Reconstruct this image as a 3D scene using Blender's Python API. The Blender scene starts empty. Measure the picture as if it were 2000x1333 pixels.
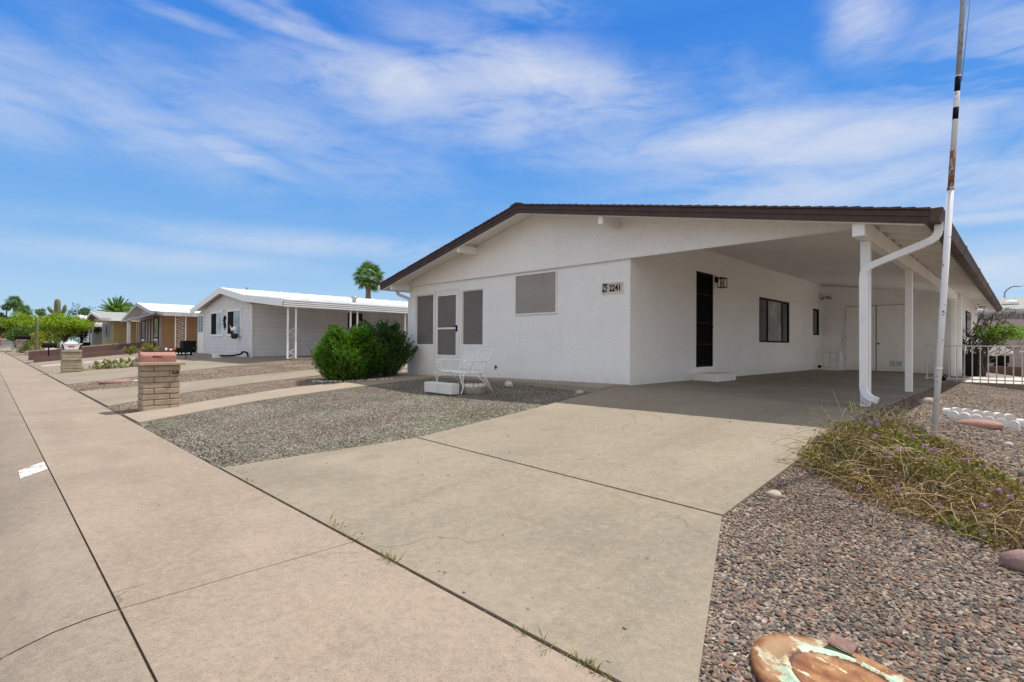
import bpy, bmesh, math, random
import numpy as np
from mathutils import Vector, Matrix, Euler
R = math.radians
random.seed(7)
S = bpy.context.scene
COL = S.collection
UP = Vector((0, 0, 1))

# ------------------------------------------------------------------ mesh helpers
class MB:
    def __init__(self): self.v = []; self.f = []; self.sm = []
    def add(self, vs, fs, smooth=False):
        n = len(self.v); self.v += [tuple(p) for p in vs]
        self.f += [tuple(i + n for i in f) for f in fs]; self.sm += [smooth] * len(fs)
        return self
    def box(self, x0, x1, y0, y1, z0, z1):
        x0, x1 = sorted((x0, x1)); y0, y1 = sorted((y0, y1)); z0, z1 = sorted((z0, z1))
        v = [(x0,y0,z0),(x1,y0,z0),(x1,y1,z0),(x0,y1,z0),(x0,y0,z1),(x1,y0,z1),(x1,y1,z1),(x0,y1,z1)]
        return self.add(v, [(3,2,1,0),(4,5,6,7),(0,1,5,4),(1,2,6,5),(2,3,7,6),(3,0,4,7)])
    def obox(self, c, ax, ay, az):        # centre and three half-axis vectors
        c, ax, ay, az = map(Vector, (c, ax, ay, az))
        v = [c + sx*ax + sy*ay + sz*az for sz in (-1,1) for sx, sy in ((-1,-1),(1,-1),(1,1),(-1,1))]
        return self.add(v, [(3,2,1,0),(4,5,6,7),(0,1,5,4),(1,2,6,5),(2,3,7,6),(3,0,4,7)])
    def bar(self, a, b, w, h, up=UP):      # rectangular bar from a to b
        a, b = Vector(a), Vector(b); d = b - a; L = d.length; d.normalize()
        u = Vector(up)
        if abs(d.dot(u)) > .95: u = Vector((0, 1, 0))
        s = d.cross(u).normalized(); t = s.cross(d).normalized()
        return self.obox((a+b)/2, d*L/2, s*w/2, t*h/2)
    def quad(self, a, b, c, d): return self.add([a,b,c,d], [(0,1,2,3)])
    def prism(self, poly, axis, lo, hi):
        n = len(poly)
        def P(a, b, t):
            return {'x':(t,a,b),'y':(a,t,b),'z':(a,b,t)}[axis]
        v = [P(a,b,lo) for a,b in poly] + [P(a,b,hi) for a,b in poly]
        f = [tuple(range(n)), tuple(range(2*n-1, n-1, -1))]
        f += [(i, i+n, (i+1)%n+n, (i+1)%n) for i in range(n)]
        return self.add(v, f)
    def tube(self, pts, r, seg=8, cap=True, prof=None, smooth=True):
        pts = [Vector(p) for p in pts]; n = len(pts)
        rs = r if isinstance(r, (list, tuple)) else [r]*n
        v = []; f = []; ref = None
        for i, p in enumerate(pts):
            d = (pts[min(i+1,n-1)] - pts[max(i-1,0)])
            if d.length < 1e-9: d = Vector((0,0,1))
            d.normalize()
            if ref is None:
                ref = Vector((0,0,1)) if abs(d.z) < .9 else Vector((0,1,0))
            s = d.cross(ref)
            if s.length < 1e-4: s = d.cross(Vector((1,0,0)))
            s.normalize(); t = s.cross(d).normalized(); ref = t
            for k in range(seg):
                a = 2*math.pi*k/seg
                m = prof(a, i) if prof else 1.0
                v.append(p + (s*math.cos(a) + t*math.sin(a))*rs[i]*m)
        for i in range(n-1):
            for k in range(seg):
                f.append((i*seg+k, i*seg+(k+1)%seg, (i+1)*seg+(k+1)%seg, (i+1)*seg+k))
        if cap: f += [tuple(range(seg-1,-1,-1)), tuple((n-1)*seg+k for k in range(seg))]
        return self.add(v, f, smooth)
    def lathe(self, c, prof, seg=20, sx=1., sy=1.):
        c = Vector(c); v = []; f = []
        for r, z in prof:
            for k in range(seg):
                a = 2*math.pi*k/seg; v.append(c + Vector((r*sx*math.cos(a), r*sy*math.sin(a), z)))
        for i in range(len(prof)-1):
            for k in range(seg):
                f.append((i*seg+k, i*seg+(k+1)%seg, (i+1)*seg+(k+1)%seg, (i+1)*seg+k))
        f += [tuple(range(seg-1,-1,-1)), tuple((len(prof)-1)*seg+k for k in range(seg))]
        return self.add(v, f, True)
    def build(self, name, mat, parent=None, loc=None, bevel=0):
        """vertices are in world space; the object's origin is its parent's, or loc."""
        org = Vector((0,0,0))
        if parent is not None: org = ORG[parent.name]
        elif loc is not None: org = Vector(loc)
        me = bpy.data.meshes.new(name)
        vs = np.array(self.v, dtype=np.float64).reshape(-1,3) - np.array(org)
        me.from_pydata(vs.tolist(), [], self.f)
        me.polygons.foreach_set('use_smooth', self.sm)
        me.update()
        me.materials.append(mat)
        o = bpy.data.objects.new(name, me); COL.objects.link(o)
        if parent is not None: o.parent = parent
        else: o.location = org
        ORG[o.name] = org
        if bevel:
            m = o.modifiers.new('bevel','BEVEL'); m.width = bevel; m.segments = 2; m.limit_method = 'ANGLE'
        return o
ORG = {}
def tag(o, label=None, cat=None, group=None, kind=None):
    if label: o['label'] = label
    if cat: o['category'] = cat
    if group: o['group'] = group
    if kind: o['kind'] = kind
    return o
def thing(name, label, cat, loc, group=None):
    o = bpy.data.objects.new(name, None); COL.objects.link(o); o.location = loc
    o.empty_display_size = .2
    ORG[o.name] = Vector(loc)
    return tag(o, label, cat, group)
def spin(o, deg): o.rotation_euler = (0,0,R(deg))
def copy_thing(o, loc, rot=None, label=None):
    c = o.copy(); COL.objects.link(c); c.location = loc; ORG[c.name] = Vector(loc)
    if rot is not None: c.rotation_euler = (0,0,rot)
    if label: c['label'] = label
    for ch in list(o.children):
        d = ch.copy(); COL.objects.link(d); d.parent = c
        for g in ch.children:
            e = g.copy(); COL.objects.link(e); e.parent = d
    return c

# ------------------------------------------------------------------ materials
class NT:
    def __init__(self, name):
        self.m = bpy.data.materials.new(name); self.m.use_nodes = True
        self.t = self.m.node_tree; self.t.nodes.clear()
        self.out = self.n('ShaderNodeOutputMaterial')
    def n(self, typ, **kw):
        nd = self.t.nodes.new(typ)
        for k, v in kw.items():
            if k in nd.inputs: nd.inputs[k].default_value = v
            else: setattr(nd, k, v)
        return nd
    def l(self, a, b): self.t.links.new(a, b)
    def coord(self, out='Object', scale=(1,1,1), rot=(0,0,0)):
        c = self.n('ShaderNodeTexCoord'); mp = self.n('ShaderNodeMapping')
        mp.inputs['Scale'].default_value = scale; mp.inputs['Rotation'].default_value = rot
        self.l(c.outputs[out], mp.inputs[0]); return mp.outputs[0]
    def noise(self, vec, scale, detail=4, rough=.55, dist=0):
        nd = self.n('ShaderNodeTexNoise'); nd.inputs['Scale'].default_value = scale
        nd.inputs['Detail'].default_value = detail; nd.inputs['Roughness'].default_value = rough
        nd.inputs['Distortion'].default_value = dist
        self.l(vec, nd.inputs['Vector']); return nd.outputs['Fac']
    def ramp(self, fac, stops, interp='LINEAR'):
        r = self.n('ShaderNodeValToRGB'); r.color_ramp.interpolation = interp
        e = r.color_ramp.elements
        while len(e) < len(stops): e.new(.5)
        for el, (p, c) in zip(e, stops):
            el.position = p; el.color = (*c, 1) if len(c) == 3 else c
        self.l(fac, r.inputs[0]); return r.outputs[0]
    def mix(self, fac, a, b, mode='MIX'):
        m = self.n('ShaderNodeMix', data_type='RGBA', blend_type=mode)
        for v, i in ((fac,0),(a,6),(b,7)):
            if isinstance(v, (int,float)): m.inputs[i].default_value = v
            elif isinstance(v, tuple): m.inputs[i].default_value = (*v,1) if len(v)==3 else v
            else: self.l(v, m.inputs[i])
        return m.outputs[2]
    def math(self, op, a, b=0., clamp=False):
        m = self.n('ShaderNodeMath', operation=op, use_clamp=clamp)
        for v, i in ((a,0),(b,1)):
            if isinstance(v,(int,float)): m.inputs[i].default_value = v
            else: self.l(v, m.inputs[i])
        return m.outputs[0]
    def sep(self, vec):
        s = self.n('ShaderNodeSeparateXYZ'); self.l(vec, s.inputs[0]); return s.outputs
    def bump(self, h, strength=.3, dist=.02, prev=None):
        b = self.n('ShaderNodeBump'); b.inputs['Strength'].default_value = strength
        b.inputs['Distance'].default_value = dist; self.l(h, b.inputs['Height'])
        if prev is not None: self.l(prev, b.inputs['Normal'])
        return b.outputs[0]
    def done(self, col, rough=.8, metal=0, normal=None, spec=.3):
        p = self.n('ShaderNodeBsdfPrincipled')
        for v, k in ((col,'Base Color'),(rough,'Roughness'),(metal,'Metallic'),(spec,'Specular IOR Level')):
            if isinstance(v, tuple): p.inputs[k].default_value = (*v,1)
            elif isinstance(v,(int,float)): p.inputs[k].default_value = v
            else: self.l(v, p.inputs[k])
        if normal is not None: self.l(normal, p.inputs['Normal'])
        self.l(p.outputs[0], self.out.inputs[0]); return self.m

def sc(c, k): return tuple(min(1, x*k) for x in c)
def plain(name, c, rough=.6, var=.12, scale=3, metal=0, bump=.1, bscale=40, spec=.3):
    t = NT(name); v = t.coord()
    f = t.noise(v, scale, 5)
    col = t.ramp(f, [(.3, sc(c,1-var)), (.7, sc(c,1+var))])
    nb = t.bump(t.noise(v, bscale, 3), bump, .01) if bump else None
    return t.done(col, rough, metal, nb, spec)
def stucco(name, c, strength=.55):
    t = NT(name); v = t.coord()
    a = t.noise(v, 26, 5, .6, .6); b = t.noise(v, 90, 2)
    h = t.math('ADD', t.math('SMOOTH_MIN', a, .56), t.math('MULTIPLY', b, .12))
    big = t.noise(v, .8, 5, .6)
    col = t.ramp(big, [(.3, sc(c,.93)), (.7, c)])
    st = t.coord(scale=(2.2,2.2,.25)); streak = t.noise(st, 2.0, 5, .65)
    col = t.mix(t.ramp(streak, [(.55,(0,0,0)),(.8,(.22,.22,.22))]), col, sc(c,.72))
    col = t.mix(t.ramp(a, [(.36,(.30,.30,.30)),(.47,(0,0,0))]), col, sc(c,.66))  # shade in the stucco's low spots, put into the colour
    z = t.sep(v)[2]
    dirt = t.math('MULTIPLY', t.ramp(z, [(0.0,(1,1,1)),(.28,(0,0,0))]), t.noise(v, 6, 4), True)
    col = t.mix(t.math('MULTIPLY', dirt, .5), col, (.42,.36,.29))
    return t.done(col, .9, 0, t.bump(h, strength, .02), .2)
def concrete(name, c, dark=.72, tint=(.30,.22,.14), grain=1.0, tyre=None):
    t = NT(name); v = t.coord()
    big = t.noise(v, .55, 6, .62, .4); mid = t.noise(v, 3.1, 6, .65); fine = t.noise(v, 130, 3, .7)
    col = t.ramp(big, [(.30, sc(c,dark)), (.48, sc(c,.96)), (.72, sc(c,1.12))])
    col = t.mix(t.ramp(mid, [(.35,(.4,.4,.4)),(.65,(0,0,0))]), col, sc(c,.78))
    stain = t.noise(t.coord(scale=(1,.7,1), rot=(0,0,.5)), 1.1, 5, .7, 1.2)
    col = t.mix(t.ramp(stain, [(.56,(0,0,0)),(.74,(.5,.5,.5))]), col, tint)
    if tyre:                                  # faint rubber tracks worn along the given direction
        wv = t.coord(scale=tyre[0], rot=(0,0,tyre[1])); tn = t.noise(wv, 1., 4, .6, .3)
        col = t.mix(t.ramp(tn, [(.50,(0,0,0)),(.70,(.55,.55,.55))]), col, sc(c,.55))
    spk = t.n('ShaderNodeTexVoronoi'); spk.inputs['Scale'].default_value = 210; t.l(v, spk.inputs['Vector'])
    sp = t.sep(spk.outputs['Color'])[0]
    col = t.mix(.34*grain, col, t.ramp(sp, [(.0, sc(c,.35)), (.35, c), (1., sc(c,1.5))]))
    pit = t.ramp(t.noise(v, 38, 2, .5), [(.26,(1,1,1)),(.31,(0,0,0))])
    col = t.mix(t.math('MULTIPLY', pit, .55), col, sc(c,.35))
    g2 = t.noise(v, 19, 4, .7)
    col = t.mix(t.ramp(g2, [(.36,(.4,.4,.4)),(.5,(0,0,0))]), col, sc(c,.7)); col = t.mix(t.ramp(g2, [(.52,(0,0,0)),(.68,(.35,.35,.35))]), col, sc(c,1.35))
    ve = t.n('ShaderNodeTexVoronoi', feature='DISTANCE_TO_EDGE'); ve.inputs['Scale'].default_value = .42
    wob = t.n('ShaderNodeTexNoise'); wob.inputs['Scale'].default_value = 2.6; wob.inputs['Detail'].default_value = 6; t.l(v, wob.inputs['Vector'])
    vm = t.n('ShaderNodeVectorMath', operation='MULTIPLY_ADD'); t.l(wob.outputs['Color'], vm.inputs[0]); vm.inputs[1].default_value = (.55,.55,0); t.l(v, vm.inputs[2]); t.l(vm.outputs[0], ve.inputs['Vector'])
    crack = t.math('MULTIPLY', t.ramp(ve.outputs['Distance'], [(.0010,(1,1,1)),(.0024,(0,0,0))]), t.ramp(t.noise(v, .37, 2), [(.52,(0,0,0)),(.60,(.55,.55,.55))]), True)
    if 'curb' not in name: col = t.mix(crack, col, sc(c,.30))
    blot = t.noise(t.coord(rot=(0,0,1.1)), 1.9, 3, .55, .6)
    col = t.mix(t.ramp(blot, [(.66,(0,0,0)),(.76,(.38,.38,.38))]), col, sc(c,.50))
    wear = t.noise(t.coord(rot=(0,0,.7)), .9, 8, .72, .2)
    col = t.mix(t.ramp(wear, [(.50,(0,0,0)),(.70,(.45,.45,.45))]), col, sc(c,1.28))
    h = t.math('ADD', fine, t.math('MULTIPLY', mid, .6))
    return t.done(col, .88, 0, t.bump(h, .35, .006), .25)
def siding(name, c, axis, pitch, duty=.07, dark=.45, rough=.7):
    t = NT(name); v = t.coord(); s = t.sep(v)[axis]
    fr = t.math('FRACT', t.math('DIVIDE', t.math('ADD', s, 500.), pitch))
    line = t.math('LESS_THAN', fr, duty)
    n = t.noise(v, 1.5, 5, .6)
    col = t.ramp(n, [(.3, sc(c,.88)), (.7, sc(c,1.06))])
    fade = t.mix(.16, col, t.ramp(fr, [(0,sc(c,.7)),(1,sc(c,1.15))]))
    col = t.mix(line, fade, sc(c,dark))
    return t.done(col, rough, 0, t.bump(fr, .25, .02), .25)
def gravel_ground(name):
    t = NT(name); v = t.coord()
    vo = t.n('ShaderNodeTexVoronoi'); vo.inputs['Scale'].default_value = 34; t.l(v, vo.inputs['Vector'])
    cr = t.sep(vo.outputs['Color'])
    col = t.ramp(cr[0], [(0,(.12,.10,.09)),(.3,(.24,.195,.16)),(.6,(.33,.27,.225)),(.85,(.29,.22,.19)),(1,(.5,.44,.38))])
    big = t.noise(v, .35, 5, .6)
    col = t.mix(t.ramp(big, [(.4,(0,0,0)),(.7,(.6,.6,.6))]), col, (.30,.235,.17))
    return t.done(col, .95, 0, t.bump(vo.outputs['Distance'], .8, .02), .1)
def stone_mat(name, stops, var=.25):
    t = NT(name); oi = t.n('ShaderNodeObjectInfo')
    col = t.ramp(oi.outputs['Random'], stops, 'CONSTANT')
    g = t.n('ShaderNodeNewGeometry')
    f = t.noise(g.outputs['Position'], 160, 3)
    col = t.mix(1., col, t.ramp(f, [(.3,(1-var,)*3),(.7,(1+0*var,)*3)]), 'MULTIPLY')
    big = t.noise(g.outputs['Position'], 1.1, 4)
    col = t.mix(1., col, t.ramp(big, [(.34,(.66,.61,.56)),(.66,(.98,.97,.96))]), 'MULTIPLY')
    if 'grey' in name:
        gp = t.noise(g.outputs['Position'], .75, 5, .6)
        col = t.mix(t.ramp(gp, [(.46,(0,0,0)),(.66,(.7,.7,.7))]), col, t.mix(1., col, (.80,.98,.78), 'MULTIPLY'))
    return t.done(col, .75, 0, None, .3)
def leaf(name, dark, mid, light, trans=.35, rough=.55):
    t = NT(name); g = t.n('ShaderNodeNewGeometry')
    n = t.noise(g.outputs['Position'], 2.2, 3)
    f = t.math('ADD', t.math('MULTIPLY', g.outputs['Random Per Island'], .75), t.math('MULTIPLY', n, .35))
    col = t.ramp(f, [(.15,dark),(.5,mid),(.95,light)])
    p = t.n('ShaderNodeBsdfPrincipled'); p.inputs['Roughness'].default_value = rough
    p.inputs['Specular IOR Level'].default_value = .25
    t.l(col, p.inputs['Base Color'])
    tr = t.n('ShaderNodeBsdfTranslucent'); t.l(t.mix(1., col, (1.2,1.3,.55), 'MULTIPLY'), tr.inputs[0])
    mx = t.n('ShaderNodeMixShader'); mx.inputs[0].default_value = trans
    t.l(p.outputs[0], mx.inputs[1]); t.l(tr.outputs[0], mx.inputs[2]); t.l(mx.outputs[0], t.out.inputs[0])
    return t.m
def glass(name, tint=(.03,.035,.04)):
    t = NT(name); v = t.coord(); n = t.noise(v, .9, 3)
    col = t.ramp(n, [(.35, sc(tint,.6)), (.65, sc(tint,1.6))])
    return t.done(col, .06, 0, t.bump(t.noise(v,1.5,2), .06, .02), .4)
def chipped(name, c, under, amount=.36, scale=(9,9,4), rough=.5, fine=22):
    t = NT(name); v = t.coord(scale=scale)
    n = t.noise(v, 1.4, 6, .7, .3); m = t.noise(t.coord(), fine, 4, .7)
    f = t.math('ADD', t.math('MULTIPLY', n, .7), t.math('MULTIPLY', m, .3))
    mask = t.ramp(f, [(amount,(1,1,1)),(amount+.03,(0,0,0))])
    base = t.ramp(t.noise(t.coord(), 2.5, 4), [(.3, sc(c,.85)), (.7, c)])
    u = t.ramp(t.noise(t.coord(), 30, 4), [(.3, sc(under,.6)), (.7, sc(under,1.3))])
    col = t.mix(mask, base, u)
    return t.done(col, rough, 0, t.bump(t.math('MULTIPLY', mask, -1.), .3, .004), .35)

M = {}
M['stucco'] = stucco('stucco_white', (.90,.88,.85), .95)
M['ceiling'] = stucco('ceiling_white', (.87,.845,.81), .35)
M['trim'] = plain('trim_white', (.80,.785,.75), .5, .06, 2, bump=.12, bscale=14)
M['metal_white'] = plain('painted_metal_white', (.82,.82,.80), .38, .05, 4, bump=.05)
M['shingle'] = plain('shingle_brown', (.095,.062,.048), .9, .35, 26, bump=.6, bscale=160)
M['fascia'] = plain('fascia_brown', (.062,.037,.029), .55, .2, 5, bump=.2, bscale=30)
M['gutter'] = plain('gutter_brown', (.085,.056,.038), .6, .3, 2.5, bump=.15, bscale=9)
M['black'] = plain('black_iron', (.007,.006,.006), .55, .3, 8, bump=.1, spec=.12)
M['dark'] = plain('dark_interior', (.012,.011,.010), .8, .3, 3, spec=.1)
M['glass'] = glass('window_glass'); M['glass_pale'] = glass('window_glass_pale', (.28,.30,.29))
M['glass_green'] = glass('window_glass_green', (.30,.36,.33))
M['screen'] = None
def screen(name, c):
    t = NT(name); v = t.coord()
    w = t.noise(t.coord(scale=(6,6,160)), 1.2, 3, .6); big = t.noise(v, 1.3, 4, .6)
    col = t.ramp(w, [(.3, sc(c,.8)), (.7, sc(c,1.15))])
    col = t.mix(t.ramp(big, [(.35,(.35,.35,.35)),(.7,(0,0,0))]), col, sc(c,.62))
    return t.done(col, .85, 0, t.bump(w, .15, .004), .2)
M['screen'] = screen('shade_screen_taupe', (.36,.325,.30)); M['screen_dark'] = screen('shade_screen_dark', (.20,.182,.17))
M['sidewalk'] = concrete('sidewalk_concrete', (.300,.238,.182), .74, (.29,.20,.14), .9, ((.22,1.1,1), .25))
M['drive'] = concrete('driveway_concrete', (.272,.229,.172), .66, (.27,.185,.11), .8, ((1.3,.16,1), -.12))
M['slab'] = concrete('carport_concrete', (.27,.232,.18), .50, (.19,.135,.085), .5, ((.3,1.1,1), .1))
M['curb'] = concrete('curb_concrete', (.265,.215,.168), .60, (.17,.145,.12), 1.0, ((.14,2.2,1), .02))
M['walk'] = concrete('walk_concrete', (.33,.272,.21), .8, (.29,.22,.15), .8)
M['pale_walk'] = concrete('pale_concrete', (.58,.55,.50), .9, (.5,.46,.4), .6)
M['asphalt'] = concrete('asphalt', (.075,.072,.070), .7, (.09,.085,.08), 1.4)
M['ground'] = gravel_ground('desert_gravel')
M['gap'] = plain('joint_dirt', (.12,.09,.062), .95, .4, 30, bump=.5)
M['road_paint'] = chipped('worn_white_paint', (.72,.71,.67), (.36,.31,.26), .46, (5,5,5), .8, 40)
M['block'] = plain('slump_block', (.36,.28,.205), .92, .22, 5, bump=.8, bscale=34)
M['block_grey'] = plain('slump_block_grey', (.34,.285,.20), .92, .22, 5, bump=.8, bscale=30)
M['mortar'] = plain('mortar', (.14,.105,.072), .95, .2, 12, bump=.4)
M['cap'] = plain('pillar_cap', (.40,.30,.21), .9, .15, 4, bump=.4)
M['pink_metal'] = plain('pinkish_brown_mailbox', (.34,.165,.125), .5, .13, 5, bump=.06)
M['rust'] = plain('rust', (.17,.065,.03), .85, .4, 14, bump=.5, bscale=60)
M['bark'] = plain('palm_bark', (.20,.135,.085), .95, .3, 8, bump=.8, bscale=20)
M['twig'] = plain('dark_twig', (.10,.07,.045), .9, .3, 8)
M['straw'] = plain('straw_stem', (.40,.30,.17), .9, .3, 6)
M['saguaro'] = plain('saguaro_skin', (.15,.17,.075), .8, .25, 3, bump=.4)
M['prickly'] = plain('prickly_pear_skin', (.27,.27,.125), .75, .25, 4)
M['pink_stone'] = plain('pink_sandstone', (.36,.205,.16), .85, .16, 9, bump=.5, bscale=60)
M['grey_stone'] = plain('grey_fieldstone', (.22,.20,.18), .85, .3, 6, bump=.6, bscale=40)
M['tan_stone'] = plain('tan_fieldstone', (.40,.33,.26), .85, .25, 6, bump=.5, bscale=40)
M['mauve_stone'] = plain('mauve_fieldstone', (.27,.17,.15), .85, .2, 6, bump=.5, bscale=40)
M['white_stone'] = plain('pale_stone', (.55,.52,.47), .85, .2, 8, bump=.6, bscale=30)
M['white_block'] = chipped('white_painted_concrete', (.72,.70,.67), (.42,.38,.33), .36, (3,3,3), .8)
M['pole_white'] = chipped('chipped_white_pole', (.78,.77,.76), (.03,.026,.025), .385, (10,10,5), .4)
M['pole_steel'] = chipped('weathered_steel_pole', (.40,.385,.36), (.27,.19,.13), .42, (12,12,3), .4)
M['pole_rust'] = chipped('rusty_pole_band', (.46,.40,.36), (.22,.09,.05), .52, (12,12,6), .6)
M['trim_rust'] = plain('rusted_plate', (.27,.16,.13), .75, .35, 20, bump=.4, bscale=60)
M['mint_rust'] = None
def mint_rust():
    t = NT('rusted_mint_paint'); v = t.coord(rot=(0,0,.25), scale=(5,8,8))
    n = t.noise(v, .75, 7, .66, 1.1); m = t.noise(t.coord(scale=(1,2,2)), 30, 6, .75, .6)
    f = t.math('ADD', t.math('MULTIPLY', n, .70), t.math('MULTIPLY', m, .30))
    rust = t.ramp(t.noise(t.coord(scale=(1,1.8,1)), 7, 8, .74, .5), [(.28,(.07,.03,.018)),(.44,(.20,.075,.025)),(.58,(.34,.17,.07)),(.72,(.42,.28,.16))])
    mint = t.ramp(t.noise(t.coord(), 40, 5), [(.35,(.36,.52,.38)),(.7,(.52,.70,.55))])
    xy = t.sep(t.coord()); rx_ = t.math('DIVIDE', xy[0], .40); ry_ = t.math('DIVIDE', xy[1], .272)
    rr = t.math('SQRT', t.math('ADD', t.math('MULTIPLY', rx_, rx_), t.math('MULTIPLY', ry_, ry_)))
    f = t.math('ADD', f, t.ramp(rr, [(.40,(.455,)*3),(.57,(.46,)*3),(.60,(.56,)*3),(.74,(.53,)*3),(.90,(.49,)*3)])); f = t.math('SUBTRACT', f, .5)
    f = t.math('ADD', f, t.math('MULTIPLY', rx_, .045))
    tan_ = t.ramp(t.math('MULTIPLY', t.math('ADD', rx_, .25), -1.), [(.02,(0,0,0)),(.30,(.75,.75,.75))]); tan_ = t.math('MULTIPLY', tan_, t.ramp(rr, [(.60,(0,0,0)),(.66,(1,1,1)),(.86,(1,1,1)),(.93,(0,0,0))]))
    rust = t.mix(tan_, rust, (.40,.27,.16))
    rust = t.mix(t.ramp(rr, [(.555,(0,0,0)),(.575,(.8,.8,.8)),(.592,(.8,.8,.8)),(.61,(0,0,0))]), rust, (.06,.028,.018))
    col = t.mix(t.ramp(f, [(.505,(0,0,0)),(.53,(1,1,1))]), rust, t.mix(t.ramp(f,[(.515,(1,1,1)),(.565,(0,0,0))]), mint, (.55,.44,.26)))
    r_ = t.sep(t.coord())[2]; col = t.mix(t.ramp(t.math('MULTIPLY', r_, 12.), [(.1,(.8,.8,.8)),(.4,(0,0,0))]), col, (.18,.08,.04))
    return t.done(col, .6, 0, t.bump(t.math('ADD', t.math('MULTIPLY', f, .15), t.math('MULTIPLY', m, .25)), .6, .004), .3)
M['mint_rust'] = mint_rust()
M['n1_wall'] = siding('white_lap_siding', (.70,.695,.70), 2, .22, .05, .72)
M['n1_gable'] = siding('white_board_siding', (.70,.69,.67), 0, .16, .08, .72)
M['metal_roof'] = plain('white_metal_roof', (.80,.80,.79), .4, .07, .6, bump=.1, bscale=3)
M['n2_side'] = siding('tan_board_siding', (.50,.30,.15), 1, .20, .10, .55)
M['n2_wall'] = siding('mushroom_board_siding', (.44,.34,.285), 0, 1.3, .04, .3)
M['n3_wall'] = siding('yellow_lap_siding', (.47,.35,.15), 2, .25, .06, .7)
M['n3_front'] = plain('yellow_plaster', (.50,.40,.22), .85, .1, 2)
M['grey_shingle'] = plain('grey_shingle', (.30,.30,.28), .9, .25, 7, bump=.5)
M['trim_grey'] = plain('grey_fascia', (.46,.46,.46), .6, .1)
M['trim_brown'] = plain('dark_brown_trim', (.035,.025,.022), .7, .2)
M['awning'] = siding('grey_metal_awning', (.27,.265,.26), 0, .30, .12, .7, .5)
M['pink_wall'] = siding('pinkish_block_wall', (.42,.345,.335), 2, .2, .05, .86)
M['breeze'] = plain('breeze_block', (.36,.33,.32), .9, .15, 3)
M['brown_brick'] = siding('brown_brick_wall', (.17,.105,.09), 2, .1, .14, .7)
M['terracotta'] = plain('terracotta', (.36,.13,.06), .8, .2)
M['fence'] = plain('fence_paint', (.62,.60,.61), .5, .1, 6)
M['juniper'] = leaf('juniper_bright', (.014,.052,.009), (.06,.165,.016), (.19,.345,.03), .3)
M['juniper_dark'] = leaf('juniper_dark', (.012,.04,.014), (.035,.10,.025), (.09,.19,.035), .28)
M['palo'] = leaf('palo_verde_leaf', (.07,.12,.012), (.22,.33,.025), (.42,.52,.06), .45)
M['green'] = leaf('dense_green_leaf', (.025,.055,.015), (.075,.14,.03), (.17,.27,.05), .3)
M['dark_green'] = leaf('dark_leaf', (.012,.025,.012), (.03,.055,.02), (.07,.11,.03), .25)
M['yellow_leaf'] = leaf('yellow_bush_leaf', (.20,.15,.02), (.42,.33,.05), (.58,.47,.09), .4)
M['palm'] = leaf('palm_frond', (.022,.058,.012), (.085,.17,.025), (.22,.32,.05), .3)
M['lantana'] = leaf('lantana_leaf', (.045,.055,.012), (.14,.155,.04), (.30,.29,.085), .3)
M['dry_leaf'] = leaf('dry_lantana_leaf', (.07,.042,.02), (.20,.125,.048), (.38,.265,.11), .25)
M['flower'] = leaf('lantana_flower', (.24,.10,.36), (.36,.17,.52), (.55,.34,.70), .3)
M['vine'] = leaf('vine_leaf', (.07,.14,.015), (.16,.30,.03), (.30,.44,.06), .45)
M['weed'] = leaf('weed_leaf', (.08,.09,.02), (.18,.18,.05), (.34,.30,.11), .3)
M['cream'] = plain('cream_plaque', (.60,.50,.42), .6, .1, 20)
M['red'] = plain('red_paint', (.55,.05,.03), .5, .1)
M['grey_green'] = plain('grey_green_metal', (.30,.33,.28), .6, .1)
M['grey_metal'] = plain('grey_metal', (.33,.34,.35), .45, .1, metal=.3)
M['curtain'] = siding('pale_curtain', (.52,.53,.50), 1, .12, .3, .82)

# ------------------------------------------------------------------ terrain
def lerp(x, pts):
    if x <= pts[0][0]: return pts[0][1]
    for (a,b),(c,d) in zip(pts, pts[1:]):
        if x <= c: return b+(d-b)*(x-a)/(c-a)
    return pts[-1][1]
SL = [(-60,.11),(-45,.11),(-28,.08),(-20,.07),(-13,.058),(-9,.066),(-5,.07),(-1.5,.066),(0,.033)]
def zt(x, y):
    cap = lerp(x, [(-16,7.25),(-13,6.3),(-1.5,6.3),(0,7.25)])
    return lerp(x, SL)*min(max(y-1.75,0), cap)
def zslab(x, y): return .50 - .05*(x+5.375)/3.95 - .0040*(y-8)
def zdrive(x, y): return zslab(x,8.0)*(y-1.66)/6.34 + .002

xs = sorted(set([-900,-500,-300,-220,-160,-120,-95,-80,-70,-60,-55,-50,-45,-42,-40,-38,-36,-34,-32] + [-30+.5*i for i in range(73)] + [8,12,20,40,90,200,500,900]))
ys = sorted(set([-900,-400,-150,-60,-30,-15,-9.1,-9.0,-.4,1.0,1.75] + [2+.5*i for i in range(16)] + [9.0,9.6,10.4,12,15,20,28,40,70,120,250,500,900]))
g = MB()
def zg(x, y):
    z = zt(x,y)
    if y < 1.8: z = -.05 if y > .5 else -.22
    if y < -9: z = .0
    return z
gv = [(x,y,zg(x,y)) for y in ys for x in xs]; nx = len(xs)
g.add(gv, [(j*nx+i, j*nx+i+1, (j+1)*nx+i+1, (j+1)*nx+i) for j in range(len(ys)-1) for i in range(nx-1)], True)
tag(g.build('ground', M['ground']), kind='structure')

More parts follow.
